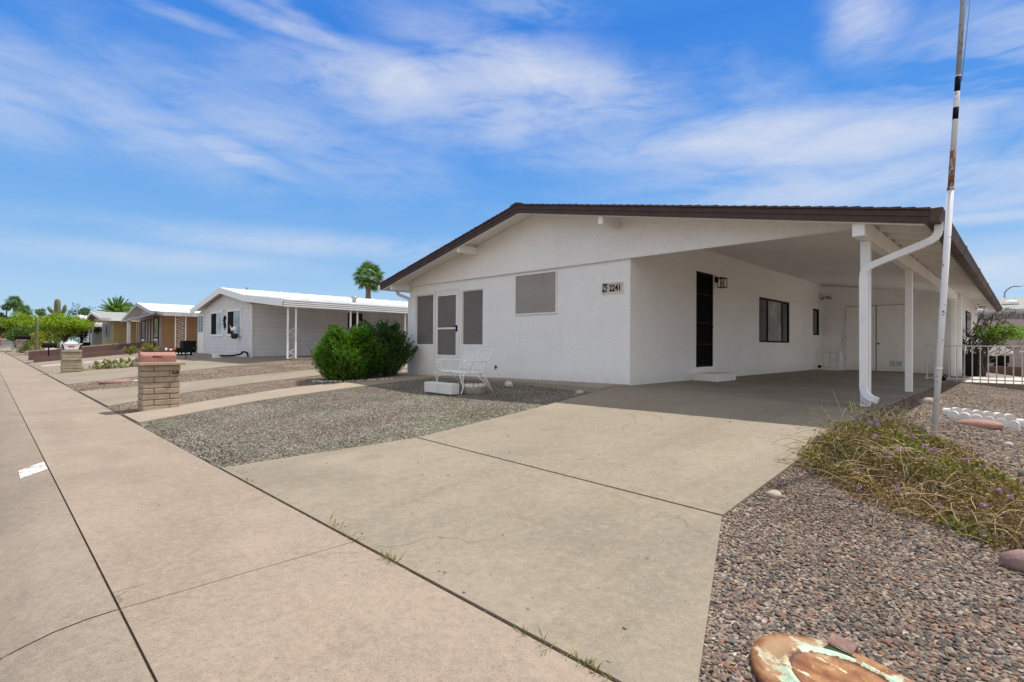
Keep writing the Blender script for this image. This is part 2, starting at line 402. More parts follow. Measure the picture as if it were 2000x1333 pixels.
def resample(pl, n):
    pl = [Vector((*p,0)) for p in pl]; d = [0]
    for a,b in zip(pl, pl[1:]): d.append(d[-1]+(b-a).length)
    out = []
    for i in range(n+1):
        t = d[-1]*i/n
        for k in range(len(pl)-1):
            if t <= d[k+1]+1e-9:
                out.append(pl[k].lerp(pl[k+1], (t-d[k])/max(1e-9,d[k+1]-d[k]))); break
    return out
def strip(mb, left, right, zf, off=.02, n=20, m=4, skirt=.14):
    L = resample(left,n); Q = resample(right,n)
    v = []
    for a,b in zip(L,Q):
        for j in range(m+1):
            p = a.lerp(b, j/m); v.append((p.x,p.y,zf(p.x,p.y)+off))
    W = m+1
    f = [(i*W+j, i*W+j+1, (i+1)*W+j+1, (i+1)*W+j) for i in range(n) for j in range(m)]
    mb.add(v, f)
    ring = [i*W for i in range(n+1)] + [n*W+j for j in range(1,W)] + [i*W+m for i in range(n-1,-1,-1)] + [j for j in range(m-1,0,-1)]
    rv = [v[i] for i in ring]; k = len(rv)
    mb.add(rv + [(x,y,z-skirt) for x,y,z in rv], [(i,(i+1)%k,(i+1)%k+k,i+k) for i in range(k)])

# road, rolled curb, sidewalk (slabs with open joints), joint dirt
road = MB(); road.quad((-400,-8.6,-.115),(200,-8.6,-.115),(200,-.3,-.115),(-400,-.3,-.115))
tag(road.build('road', M['asphalt']), kind='structure')
curb = MB(); prof = [(-.30,-.112),(-.16,-.118),(-.02,-.095),(.10,-.052),(.22,-.02),(.34,-.004),(.452,0)]
joints = [-400,-200,-120,-80,-60,-48,-39.5,-30.5,-21.5,-12.4,-3.03,6.2,15,24,60,200]
for a,b in zip(joints, joints[1:]):
    a += .005; b -= .005; v = []
    for x in (a,b): v += [(x,y,z) for y,z in prof] 
    k = len(prof); curb.add(v, [(i,i+k,i+1+k,i+1) for i in range(k-1)], True)
tag(curb.build('curb', M['curb']), kind='structure')
sw = MB()
for a,b in zip(joints, joints[1:]):
    strip(sw, [(a+.004,.463),(b-.004,.463)], [(a+.004,1.655),(b-.004,1.655)], lambda x,y:0, 0, 6, 3, .06)
tag(sw.build('sidewalk', M['sidewalk']), kind='structure')
jd = MB(); jd.box(-400,200,.448,.468,-.05,-.010); jd.box(-400,200,1.62,1.78,-.05,-.012)
for x in joints[1:-1]: jd.box(x-.01,x+.01,.47,1.61,-.05,-.006); jd.quad((x-.01,-.3,-.117),(x+.01,-.3,-.117),(x+.01,.44,-.01),(x-.01,.44,-.01))
tag(jd.build('joint_soil', M['gap']), kind='structure')
pp = MB(); pz = lambda y: lerp(y, prof)+.004
rows = [(.245,-7.03,-6.60),(.30,-7.10,-6.66),(.38,-7.2,-6.76),(.448,-7.29,-6.85)]
for (ya,a,b),(yb,c,d) in zip(rows, rows[1:]): pp.quad((a,ya,pz(ya)),(b,ya,pz(ya)),(d,yb,pz(yb)),(c,yb,pz(yb)))
tag(pp.build('painted_marking', M['road_paint']), kind='structure')

dr = MB()
strip(dr, [(-5.74,1.676),(-5.12,3.585)], [(-.795,1.676),(-1.435,3.44)], zdrive, 0, 10, 8, .13)
strip(dr, [(-5.115,3.61),(-5.16,5.5),(-5.33,7.985)], [(-1.44,3.465),(-1.46,6.0),(-1.46,7.985)], zdrive, 0, 12, 8, .16)
tag(dr.build('driveway', M['drive']), kind='structure')
sl = MB(); strip(sl, [(-5.37,8.005),(-5.37,21.4)], [(-1.42,8.005),(-1.42,21.4)], zslab, 0, 10, 6, .22)
tag(sl.build('carport_slab', M['slab']), kind='structure')
jd2 = MB(); jd2.add([(-5.13,3.575,zdrive(-5,3.575)-.02),(-1.44,3.435,zdrive(-1.5,3.435)-.02),(-1.44,3.475,zdrive(-1.5,3.475)-.02),(-5.13,3.625,zdrive(-5,3.62)-.02)], [(0,1,2,3)])
jd2.box(-5.36,-1.45,7.97,8.02,.40,.43)
tag(jd2.build('driveway_joint', M['gap']), kind='structure')
wk = MB()
strip(wk, [(-11.02,1.69),(-11.8,3.6),(-12.3,5.0),(-12.32,8.6)], [(-9.76,1.69),(-10.6,3.7),(-10.8,5.3),(-10.9,8.6)], zt, .022, 18, 4, .1)
strip(wk, [(-10.88,8.30),(-5.32,7.62)], [(-10.88,8.635),(-5.40,8.635)], lambda x,y: zt(x,8.6)+.045+.005*(x+11), 0, 12, 2, .2)
tag(wk.build('walkway', M['walk']), kind='structure')
st = MB()
strip(st, [(-16.9,1.69),(-16.7,3.8),(-16.82,6),(-16.82,16)], [(-12.62,1.69),(-13.8,3.12),(-14.45,5.05),(-14.8,7.5),(-14.9,16)], zt, .022, 20, 5, .1)
strip(st, [(-26.4,1.69),(-26.5,4.5),(-27.3,6.3),(-27.3,9.02)], [(-19.95,1.69),(-21.4,4.9),(-22.0,8),(-21.8,9.02)], zt, .022, 14, 5, .1)
strip(st, [(-26.4,9.04),(-26.4,26)], [(-21.8,9.04),(-21.8,26)], lambda x,y: .64, 0, 8, 3, .15)
strip(st, [(-45.6,1.69),(-46.0,9.0),(-46,12)], [(-42.3,1.69),(-42.2,9.0),(-42.2,20)], zt, .03, 12, 3, .1)
strip(st, [(-80,1.69),(-80,10)], [(-74,1.69),(-74,10)], zt, .03, 6, 3, .1)
tag(st.build('neighbour_driveways', M['drive']), kind='structure')
bw = MB(); strip(bw, [(-1.40,17.36),(-1.40,21.6)], [(9,17.36),(9,21.6)], lambda x,y:.385, 0, 4, 6, .2)
bw2 = MB(); bw2.box(-1.40, 9, 17.22, 17.352, .1, .40)
tag(bw.build('back_walk', M['pale_walk']), kind='structure'); tag(bw2.build('back_walk_kerb', M['slab']), kind='structure')

# ------------------------------------------------------------------ loose gravel (stuff)
def inpoly(x, y, poly):
    r = np.zeros(len(x), bool); n = len(poly)
    for i in range(n):
        x1,y1 = poly[i]; x2,y2 = poly[(i+1)%n]
        c = ((y1 > y) != (y2 > y)) & (x < (x2-x1)*(y-y1)/(y2-y1+1e-12)+x1)
        r ^= c
    return r
def stones(name, poly, dens, size, mat, seed, lift=.3, holes=(), flat=.55):
    rg = np.random.default_rng(seed); p = np.array(poly)
    x0,y0 = p.min(0); x1,y1 = p.max(0); n = int(dens*(x1-x0)*(y1-y0))
    x = rg.uniform(x0,x1,n); y = rg.uniform(y0,y1,n); k = inpoly(x,y,poly)
    for h in holes: k &= ~inpoly(x,y,h)
    x = x[k]; y = y[k]
    z = np.array([zt(a,b) for a,b in zip(x,y)]) + rg.uniform(-.3,.5,len(x))*size*lift
    me = bpy.data.meshes.new(name); me.vertices.add(len(x))
    me.vertices.foreach_set('co', np.stack([x,y,z],1).ravel()); me.update(); me.materials.append(mat)
    o = bpy.data.objects.new(name, me); COL.objects.link(o)
    ng = bpy.data.node_groups.new(name+'_nodes','GeometryNodeTree')
    ng.interface.new_socket('Geometry', in_out='INPUT', socket_type='NodeSocketGeometry')
    ng.interface.new_socket('Geometry', in_out='OUTPUT', socket_type='NodeSocketGeometry')
    N = ng.nodes; Lk = ng.links.new
    gi = N.new('NodeGroupInput'); go = N.new('NodeGroupOutput')
    ico = N.new('GeometryNodeMeshIcoSphere'); ico.inputs['Radius'].default_value = 1; ico.inputs['Subdivisions'].default_value = 2
    sp = N.new('GeometryNodeSetPosition'); nz = N.new('ShaderNodeTexNoise'); nz.inputs['Scale'].default_value = .9; nz.inputs['Detail'].default_value = 1
    sub = N.new('ShaderNodeVectorMath'); sub.operation = 'SUBTRACT'; sub.inputs[1].default_value = (.5,.5,.5)
    mul = N.new('ShaderNodeVectorMath'); mul.operation = 'SCALE'; mul.inputs['Scale'].default_value = 1.3
    Lk(nz.outputs['Color'], sub.inputs[0]); Lk(sub.outputs[0], mul.inputs[0]); Lk(mul.outputs[0], sp.inputs['Offset'])
    Lk(ico.outputs['Mesh'], sp.inputs['Geometry'])
    sm = N.new('GeometryNodeSetShadeSmooth'); Lk(sp.outputs[0], sm.inputs[0])
    stm = N.new('GeometryNodeSetMaterial'); stm.inputs['Material'].default_value = mat; Lk(sm.outputs[0], stm.inputs[0])
    io = N.new('GeometryNodeInstanceOnPoints'); Lk(gi.outputs[0], io.inputs['Points']); Lk(stm.outputs[0], io.inputs['Instance'])
    rr = N.new('FunctionNodeRandomValue'); rr.data_type = 'FLOAT_VECTOR'; rr.inputs[0].default_value = (-.45,-.45,0); rr.inputs[1].default_value = (.45,.45,6.28)
    rs = N.new('FunctionNodeRandomValue'); rs.data_type = 'FLOAT_VECTOR'
    rs.inputs[0].default_value = (.62*size,.5*size,.5*flat*size); rs.inputs[1].default_value = (1.35*size,.95*size,.95*flat*size)
    rs.inputs['Seed'].default_value = seed
    Lk(rr.outputs[0], io.inputs['Rotation']); Lk(rs.outputs[0], io.inputs['Scale'])
    Lk(io.outputs[0], go.inputs[0])
    md = o.modifiers.new('stones','NODES'); md.node_group = ng
    return tag(o, kind='stuff')
mauve = [(0,(.12,.088,.07)),(.13,(.28,.205,.155)),(.27,(.17,.13,.108)),(.40,(.33,.26,.20)),(.51,(.075,.074,.076)),(.60,(.24,.165,.128)),(.70,(.21,.178,.145)),(.79,(.12,.122,.128)),(.87,(.42,.355,.275)),(.95,(.30,.155,.10))]
greyg = [(0,(.14,.125,.105)),(.2,(.26,.235,.20)),(.4,(.18,.165,.14)),(.58,(.33,.30,.255)),(.72,(.23,.18,.145)),(.84,(.40,.37,.32)),(.94,(.09,.09,.088))]
brown = [(0,(.19,.145,.11)),(.2,(.30,.235,.18)),(.45,(.25,.19,.15)),(.65,(.37,.30,.235)),(.82,(.22,.165,.14)),(.92,(.46,.39,.31))]
M['st_mauve'] = stone_mat('river_gravel_mauve', mauve); M['st_grey'] = stone_mat('crushed_gravel_grey', greyg); M['st_brown'] = stone_mat('crushed_gravel_brown', brown)
fy = [(-9.80,1.662),(-5.76,1.662),(-5.13,3.6),(-5.2,5.5),(-5.36,7.62),(-10.86,8.28),(-10.84,7.0),(-10.78,5.3),(-10.58,3.7)]
ps = [(-12.6,1.662),(-11.05,1.662),(-11.83,3.6),(-12.33,5.0),(-12.34,8.5),(-14.8,8.5),(-14.76,7.5),(-14.4,5.05),(-13.75,3.12)]
bs = [(-19.95,1.662),(-16.95,1.662),(-16.74,3.8),(-16.86,6),(-16.86,13),(-22.5,13),(-22.45,9.4),(-21.4,4.9)]
ry1 = [(-.80,1.69),(1.5,1.69),(1.5,6.5),(-1.465,6.5),(-1.44,3.45)]
ry2 = [(-1.46,6.5),(2.2,6.5),(2.2,17.2),(-1.40,17.2),(-1.40,8.0)]
stones('gravel_right_near', ry1, 5200, .0145, M['st_mauve'], 1, .7)
stones('gravel_right_far', ry2, 2000, .0195, M['st_mauve'], 2)
stones('gravel_front_yard', fy, 2100, .0160, M['st_grey'], 3)
stones('gravel_pillar_strip', ps, 1500, .0165, M['st_brown'], 4)
stones('gravel_neighbour_strip', bs, 700, .022, M['st_brown'], 5)

# ------------------------------------------------------------------ the white house
H = thing('white_house', 'white stucco house with brown shingle roof, wide gable front and open carport', 'house', (-9.0, 8.64, .45))
WX, FY, BY = -5.375, 8.64, 21.4
PK, EL, ER = (-7.70,4.26), (-13.11,3.00), (-.83,2.935)
def roofz(x):
    return lerp(x, [EL, PK, ER])
RY0, RY1 = 7.90, 29.3
def wall_holes(mb, x0, x1, z0, z1, holes, y, depth):
    X = sorted({x0,x1,*[h[0] for h in holes],*[h[1] for h in holes]}); Z = sorted({z0,z1,*[h[2] for h in holes],*[h[3] for h in holes]})
    for a,b in zip(X,X[1:]):
        for c,d in zip(Z,Z[1:]):
            if any(h[0]<=a and b<=h[1] and h[2]<=c and d<=h[3] for h in holes): continue
            mb.quad((a,y,c),(b,y,c),(b,y,d),(a,y,d))
    for a,b,c,d in holes:
        mb.quad((a,y,c),(a,y+depth,c),(b,y+depth,c),(b,y,c)); mb.quad((a,y,d),(b,y,d),(b,y+depth,d),(a,y+depth,d))
        mb.quad((a,y,c),(a,y,d),(a,y+depth,d),(a,y+depth,c)); mb.quad((b,y,c),(b,y+depth,c),(b,y+depth,d),(b,y,d))
holes = [(-12.41,-11.58,1.24,2.64),(-11.47,-10.50,.60,2.63),(-10.37,-9.56,1.24,2.64)]
w = MB(); wall_holes(w, -12.70, WX, .30, 3.05, holes, FY, .07)
# side wall under the carport, with door and window openings (built in the Y-Z plane)
sh = [(11.43,12.33,.77,2.98),(15.38,17.97,1.38,2.66),(20.59,21.3,1.68,2.62)]
Yc = sorted({FY,BY,*[h[0] for h in sh],*[h[1] for h in sh]}); Zc = sorted({.30,3.62,*[h[2] for h in sh],*[h[3] for h in sh]})
for a,b in zip(Yc,Yc[1:]):
    for c,d in zip(Zc,Zc[1:]):
        if any(h[0]<=a and b<=h[1] and h[2]<=c and d<=h[3] for h in sh): continue
        w.quad((WX,a,c),(WX,b,c),(WX,b,d),(WX,a,d))
for a,b,c,d in sh:
    e = WX-.06
    w.quad((WX,a,c),(e,a,c),(e,b,c),(WX,b,c)); w.quad((WX,a,d),(WX,b,d),(e,b,d),(e,a,d))
    w.quad((WX,a,c),(WX,a,d),(e,a,d),(e,a,c)); w.quad((WX,b,c),(e,b,c),(e,b,d),(WX,b,d))
w.prism([(-12.70,.3),(-12.70,2.98),(-12.6,2.98),(-12.6,.3)],'y',FY+.002,29.0)
w.prism([(-12.6,.3),(-12.6,2.95),(-7.7,4.05),(-1.5,2.9),(-1.5,.3)],'y',28.9,29.0)
w.build('wall', M['stucco'], H)
gp = MB()
poly = [(-12.72,2.935)] + [(x, roofz(x)-.075) for x in (-12.72,-10,PK[0],-5,-1.62)] + [(-1.62,2.935)]
gp.prism(poly,'y',8.585,8.632); gp.build('gable_wall', M['stucco'], H)
bk = MB(); bk.prism([(WX+.003,.25),(WX+.003,3.52),(-1.45,2.93),(-1.45,.25)],'y',BY,BY+.1)
bk.box(-1.55,-1.45,BY+.1,28.9,.2,2.95); bk.box(-1.60,-1.40,20.75,20.95,.3,2.7)
bk.build('storage_wall', M['stucco'], H)
ce = MB(); ce.prism([(WX+.002,3.54),(-1.66,2.955),(-1.66,2.985),(WX+.002,3.57)],'y',8.634,BY-.002); ce.build('carport_ceiling', M['ceiling'], H)
tr = MB()
tr.prism([(WX+.002,3.50),(WX+.03,3.497),(WX+.03,3.533),(WX+.002,3.537)],'y',8.66,BY-.004)
tr.prism([(-12.74,2.915),(-1.66,2.915),(-1.66,2.933),(-12.74,2.933)],'y',8.578,8.625)
tr.build('trim', M['trim'], H)
# roof: deck, lapped shingle courses, fascia, soffit rafters, beams
dk = MB()
for (xa,za),(xb,zb) in ((EL,PK),(PK,ER)):
    dk.prism([(xa,za-.07),(xb,zb-.07),(xb,zb-.045),(xa,za-.045)],'y',RY0+.045,RY1-.03)
dk.build('roof_deck', M['trim'], H)
rs = MB(); rnd = random.Random(3)
for (xa,za),(xb,zb),dirn in ((ER,PK,1),(EL,PK,-1)):
    L = math.hypot(xb-xa,zb-za); ux,uz = (xb-xa)/L,(zb-za)/L
    nxn,nz = (-uz,ux) if ux>0 else (uz,-ux)
    n = int(L/.145)
    for i in range(n+1):
        s0 = i*.145-.02; s1 = min(L, s0+.19)
        t0 = .013+rnd.uniform(-.003,.005)
        P = lambda s,t:(xa+ux*s+nxn*t, za+uz*s+nz*t)
        rs.prism([P(s0,-.036),P(s1,-.036),P(s1,-.020),P(s0,t0-.018)],'y',RY0-.02+rnd.uniform(-.006,.006),RY1)
rs.prism([(PK[0]-.16,PK[1]-.04),(PK[0],PK[1]-.002),(PK[0]+.16,PK[1]-.034),(PK[0]+.16,PK[1]-.018),(PK[0],PK[1]+.016),(PK[0]-.16,PK[1]-.022)],'y',RY0-.025,RY1)
rs.build('roof', M['shingle'], H)
fa = MB()
for ya,yb,t0,t1 in ((RY0,RY0+.035,-.043,-.115),(RY0+.012,RY0+.043,-.117,-.20)):
    for (xa,za),(xb,zb) in ((EL,PK),(PK,ER)):
        fa.prism([(xa,za+t0),(xa,za+t1),(xb,zb+t1),(xb,zb+t0)],'y',ya,yb)
fa.box(ER[0]-.03,ER[0],RY0+.05,RY1-.02,ER[1]-.2,ER[1]-.05)
fa.build('fascia', M['fascia'], H)
rk = MB()
for (xa,za),(xb,zb) in ((EL,PK),(PK,(ER[0]-.05,ER[1]+.0095))):
    rk.prism([(xa+.02,za-.073),(xa+.02,za-.215),(xb,zb-.215),(xb,zb-.073)],'y',RY0+.048,RY0+.085)
rk.build('rake_trim', M['trim'], H)
for i in range(34):
    y = 8.30+.62*i
    if y > 29: break
    b = MB(); b.prism([(-1.485,roofz(-1.485)-.073),(-1.485,2.90),(-.87,2.775),(-.87,roofz(-.87)-.073)],'y',y,y+.042)
    b.build('rafter', M['trim'], H)
bm = MB(); bm.box(-1.63,-1.49,7.99,20.9,2.70,2.915); bm.build('carport_beam', M['trim'], H, bevel=.006)
for x,z0,z1 in ((-12.66,2.775,2.95),(-9.73,3.48,3.66),(-5.61,3.50,3.69)):
    b = MB(); b.box(x-.05,x+.05,7.985,8.584,z0,z1); b.build('lookout_beam', M['trim'], H, bevel=.005)
for y in (8.44,12.1,20.4):
    p = MB(); z0 = zslab(-1.55,y)-.01
    p.box(-1.615,-1.505,y-.055,y+.055,z0,2.699);
    p.build('carport_post', M['trim'], H, bevel=.006)
# gutters and downspouts
gt = MB(); gp_ = [(-.828,2.76),(-.828,2.90),(-.815,2.915),(-.70,2.915),(-.69,2.885),(-.715,2.83),(-.735,2.76)]
gt.prism(gp_,'y',RY0+.02,RY1-.05)
for y in (11.2,14.6,18.0,21.4,24.8): gt.prism([(x-.006 if x<-.75 else x+.008, z+(-.008 if z<2.8 else .004)) for x,z in gp_],'y',y,y+.05)
gt.build('gutter', M['gutter'], H)
gl = MB(); gl.prism([(-13.13,2.80),(-13.13,2.93),(-13.24,2.94),(-13.25,2.90),(-13.21,2.80)],'y',RY0+.02,RY1-.05); gl.build('gutter', M['metal_white'], H)
def squareprof(a, i):
    return 1/max(abs(math.cos(a)),abs(math.sin(a)))*.88
def curve(pts, n=10):
    pts = [Vector(p) for p in pts]; out = []
    for i in range(len(pts)-1):
        p0 = pts[max(i-1,0)]; p1 = pts[i]; p2 = pts[i+1]; p3 = pts[min(i+2,len(pts)-1)]
        for k in range(n):
            t = k/n
            out.append(.5*((2*p1)+(-p0+p2)*t+(2*p0-5*p1+4*p2-p3)*t*t+(-p0+3*p1-3*p2+p3)*t**3))
    out.append(pts[-1]); return out
def downspout(pts, corr, r=.045):
    path = []; 
    for i,(a,b) in enumerate(zip(pts,pts[1:])):
        a,b = Vector(a),Vector(b); n = max(1,int((b-a).length/.014)) if corr[i] else 1
        for k in range(n): path.append(a.lerp(b,k/n))
    path.append(Vector(pts[-1])); d = MB()
    # corrugated where the path is finely stepped
    rs_ = []
    for i,p in enumerate(path):
        near = (i>0 and (path[i-1]-p).length<.03) or (i<len(path)-1 and (path[i+1]-p).length<.03)
        rs_.append(r*(1.0 if not near else (1.05 if i%2 else .96)))
    d.tube(path, rs_, 8, True, squareprof, False); return d
pts = [(-.765,8.22,2.80),(-.765,8.22,2.70),(-.775,8.22,2.655),(-.80,8.22,2.61),(-.85,8.22,2.575),(-.93,8.23,2.54),
       (-1.40,8.31,2.375),(-1.48,8.325,2.345),(-1.53,8.335,2.31),(-1.56,8.34,2.26),(-1.565,8.34,2.19),(-1.565,8.335,.76),
       (-1.56,8.335,.68),(-1.53,8.33,.615),(-1.48,8.325,.575),(-1.40,8.31,.545)]
corr = [0,1,1,1,1,0,1,1,1,1,0,1,1,1,0]
downspout(pts, corr).build('downspout', M['metal_white'], H)
downspout([(-13.17,8.52,2.83),(-13.17,8.52,2.77),(-13.15,8.53,2.73),(-13.10,8.55,2.70),(-12.86,8.66,2.60),(-12.81,8.68,2.57),(-12.79,8.69,2.52),(-12.79,8.69,.45)],[0,1,1,0,1,1,0],.038).build('downspout', M['metal_white'], H)

# front screens and door
def screen_win(x0,x1,z0,z1,y,frame,scr,fw=.035,proud=False,name='screen_window'):
    f = MB(); d = .03
    f.box(x0,x0+fw,y,y+d,z0,z1); f.box(x1-fw,x1,y,y+d,z0,z1); f.box(x0+fw,x1-fw,y,y+d,z0,z0+fw); f.box(x0+fw,x1-fw,y,y+d,z1-fw,z1)
    o = f.build(name, frame, H)
    p = MB(); p.box(x0+fw,x1-fw,y+.012,y+.022,z0+fw,z1-fw); p.build('screen', scr, o)
    return o
screen_win(-12.41,-11.58,1.24,2.64,FY+.035,M['trim'],M['screen_dark'],.022)
screen_win(-10.37,-9.56,1.24,2.64,FY+.035,M['trim'],M['screen_dark'],.022)
o = screen_win(-8.43,-7.17,1.94,2.87,FY-.032,M['trim'],M['screen'],.03)
d = MB(); y = FY+.012
d.box(-11.47,-11.40,y,y+.04,.60,2.63); d.box(-10.62,-10.50,y,y+.04,.60,2.63); d.box(-11.40,-10.62,y,y+.04,2.56,2.63)
d.box(-11.40,-10.62,y,y+.04,.60,.98); d.box(-11.40,-10.62,y,y+.04,1.66,1.71)
dd = d.build('screen_door', M['metal_white'], H, bevel=.004)
for z0,z1 in ((.98,1.66),(1.71,2.56)):
    p = MB(); p.box(-11.40,-10.62,y+.014,y+.024,z0,z1); p.build('screen', M['screen_dark'], dd)
p = MB(); p.box(-10.585,-10.545,y-.03,y-.002,1.60,1.76); p.tube([(-10.565,y-.03,1.72),(-10.565,y-.07,1.72),(-10.63,y-.075,1.72)],.012); p.build('handle', M['black'], dd)
df = MB(); df.box(-11.53,-11.475,FY-.02,FY-.002,.47,2.69); df.box(-10.495,-10.44,FY-.02,FY-.002,.47,2.69); df.box(-11.53,-10.44,FY-.02,FY-.002,2.69,2.74); df.build('door_frame', M['trim'], H)
b = MB(); b.tube([(-9.05,FY,.72),(-9.05,FY-.05,.72)],.018); b.tube([(-9.05,FY-.045,.75),(-9.05,FY-.045,.67)],.012); b.tube([(-9.08,FY-.05,.75),(-9.02,FY-.05,.75)],.008); b.build('hose_tap', M['black'], H)

# number plaque 2241
pl = MB(); pl.box(-6.0,-5.52,FY-.02,FY-.001,2.29,2.48); P_ = pl.build('number_plaque', M['cream'], H, bevel=.004)
fr = MB()
for a in ((-6.012,-5.508,2.48,2.492),(-6.012,-5.508,2.278,2.29),(-6.012,-6.0,2.29,2.48),(-5.52,-5.508,2.29,2.48)): fr.box(a[0],a[1],FY-.026,FY-.001,a[2],a[3])
fr.build('frame', M['trim'], P_)
def text_obj(s, size, loc, rot, mat, name, parent, xs=1., offset=.004):
    cu = bpy.data.curves.new(name,'FONT'); cu.body = s; cu.size = size; cu.extrude = .003; cu.offset = offset
    tmp = bpy.data.objects.new(name+'_tmp', cu); COL.objects.link(tmp)
    dg = bpy.context.evaluated_depsgraph_get(); me = bpy.data.meshes.new_from_object(tmp.evaluated_get(dg))
    bpy.data.objects.remove(tmp); me.materials.clear(); me.materials.append(mat)
    me.transform(Matrix.Translation(Vector(loc)-ORG[parent.name]) @ Euler(rot).to_matrix().to_4x4() @ Matrix.Diagonal((xs,1,1,1)))
    o = bpy.data.objects.new(name, me); COL.objects.link(o); o.parent = parent; ORG[o.name] = ORG[parent.name]; return o
text_obj('2241', .178, (-5.835,FY-.024,2.322), (R(90),0,0), M['black'], 'house_digits', P_, .76, .004)
fl = MB(); rnd = random.Random(5)
for i in range(26):
    x = rnd.uniform(-5.99,-5.885); z = rnd.uniform(2.30,2.47); a = rnd.uniform(0,6.28); L = rnd.uniform(.018,.045)
    dx,dz = math.cos(a)*L, math.sin(a)*L; k = .3; yy = FY-.022-.0004*i
    fl.add([(x-dx,yy,z-dz),(x+dz*k,yy,z-dx*k),(x+dx,yy,z+dz),(x-dz*k,yy,z+dx*k)],[(0,1,2,3)])
fl.build('painted_leaves', M['dark_green'], P_)

# security door, lantern, windows on the carport wall
s = MB(); x = WX-.02
y0,y1,z0,z1 = sh[0]
for a in ((y0,y0+.05,z0,z1),(y1-.05,y1,z0,z1)): s.box(x-.03,x+.02,a[0],a[1],a[2],a[3])
for z in (z0,z1-.05): s.box(x-.03,x+.02,y0+.05,y1-.05,z,z+.05)
for z in (1.28,1.78,2.45): s.box(x-.02,x+.012,y0+.05,y1-.05,z,z+.035)
SD = s.build('security_door', M['black'], H)
b = MB()
for i in range(8):
    yy = y0+.05+(i+.5)*(y1-y0-.1)/8; b.box(x-.012,x+.008,yy-.007,yy+.007,z0+.05,z1-.05)
b.build('bars', M['black'], SD)
b = MB(); b.box(x-.04,x-.032,y0,y1,z0,z1); b.build('door_panel', M['dark'], SD)
b = MB(); b.tube([(x+.02,y1-.09,1.72),(x+.07,y1-.09,1.72),(x+.075,y1-.2,1.72)],.013); b.build('handle', M['black'], SD); b = MB(); b.lathe((x+.03,y1-.09,1.82),[(.001,-.025),(.025,-.02),(.03,0),(.025,.02),(.001,.025)],10); b.build('deadbolt', M['black'], SD)
b = MB(); b.lathe((WX+.012,12.52,1.82),[(.001,-.035),(.03,-.03),(.03,.03),(.001,.035)],10,.4,1); b.build('doorbell', M['trim'], H)
la = MB(); la.box(WX,WX+.025,12.40,12.54,2.80,2.95); la.bar((WX+.02,12.47,2.90),(WX+.16,12.47,2.92),.02,.02)
la.box(WX+.08,WX+.25,12.38,12.56,2.88,2.90)
LA = la.build('wall_lantern', M['black'], H)
c = MB()
for dx in (.09,.24):
    for dy in (12.39,12.55): c.box(WX+dx-.007,WX+dx+.007,dy-.007,dy+.007,2.68,2.88)
c.box(WX+.08,WX+.25,12.38,12.56,2.665,2.68); c.build('lantern_cage', M['black'], LA)
c = MB(); c.lathe((WX+.165,12.47,2.70),[(.02,0),(.03,.05),(.03,.11),(.012,.15)],10); c.build('lantern_bulb', M['glass_pale'], LA)
def side_window(y0,y1,z0,z1,inner,name='window'):
    f = MB(); x = WX-.045; fw = .05
    f.box(x,x+.055,y0,y0+fw,z0,z1); f.box(x,x+.055,y1-fw,y1,z0,z1); f.box(x,x+.055,y0+fw,y1-fw,z0,z0+fw); f.box(x,x+.055,y0+fw,y1-fw,z1-fw,z1)
    for a in inner: f.box(x+.002,x+.045,a-.02,a+.02,z0+fw,z1-fw)
    return f.build(name, M['black'], H)
W1 = side_window(15.38,17.97,1.38,2.66,(16.08,17.33))
for a,b_,m in ((15.43,16.06,'glass'),(16.10,17.31,'glass_pale'),(17.35,17.92,'glass')):  # pale middle pane: a whitish reflection put into the glass colour
    p = MB(); p.box(WX-.03,WX-.02,a,b_,1.43,2.61); p.build('pane', M[m], W1)
W2 = side_window(20.59,21.3,1.68,2.62,())
p = MB(); p.box(WX-.03,WX-.02,20.64,21.25,1.73,2.57); p.build('pane', M['glass'], W2)
b = MB(); b.box(WX+.001,-4.78,11.25,12.22,zslab(-5,11.7)-.01,.645); b.build('door_step', M['trim'], H, bevel=.012)

# storage doors, cabinet, floodlight
zb = zslab(-3.6,BY)
jb = MB(); jb.box(-4.55,-2.76,BY-.004,BY-.0015,zb,2.69); jb.build('door_gap', M['dark'], H)
dfm = MB(); dfm.box(-4.60,-4.55,BY-.03,BY-.002,zb,2.69); dfm.box(-2.76,-2.71,BY-.03,BY-.002,zb,2.69); dfm.box(-4.60,-2.71,BY-.03,BY-.002,2.69,2.735)
dfm.build('storage_door_frame', M['trim'], H)
for a,b_ in ((-4.545,-3.66),(-3.645,-2.765)):
    d = MB(); d.box(a+.006,b_-.006,BY-.022,BY-.0045,zb+.025,2.675); D_ = d.build('storage_door', M['stucco'], H)
    for z in (.8,1.55,2.3):
        hg = MB(); xx = a if a < -4 else b_; hg.box(xx-.015,xx+.015,BY-.035,BY-.026,z,z+.09); hg.build('hinge', M['grey_metal'], D_)
    if a > -4:
        k = MB(); k.tube([(a+.06,BY-.025,1.38),(a+.06,BY-.07,1.38)],.03,10); k.build('knob', M['black'], D_)
        v = MB(); v.box(a+.36,a+.74,BY-.034,BY-.026,.60,.82); V_ = v.build('vent', M['trim'], D_)
    else:
        pass
vg = MB()
for xx in (-3.27,-3.09):
    for i in range(7): vg.box(xx,xx+.15,BY-.038,BY-.035,.63+.025*i,.643+.025*i)
vg.build('vent_slats', M['grey_metal'], D_)
c = MB(); c.box(WX+.002,-4.62,20.93,BY-.005,zslab(-5,21)-.005,1.14); c.box(WX+.002,-4.58,20.90,BY-.006,1.14,1.18); CB = c.build('cabinet', M['trim'], H)
g_ = MB(); g_.box(-5.14,-4.705,20.928,20.9295,.54,1.07); g_.build('cabinet_gap', M['grey_metal'], CB)
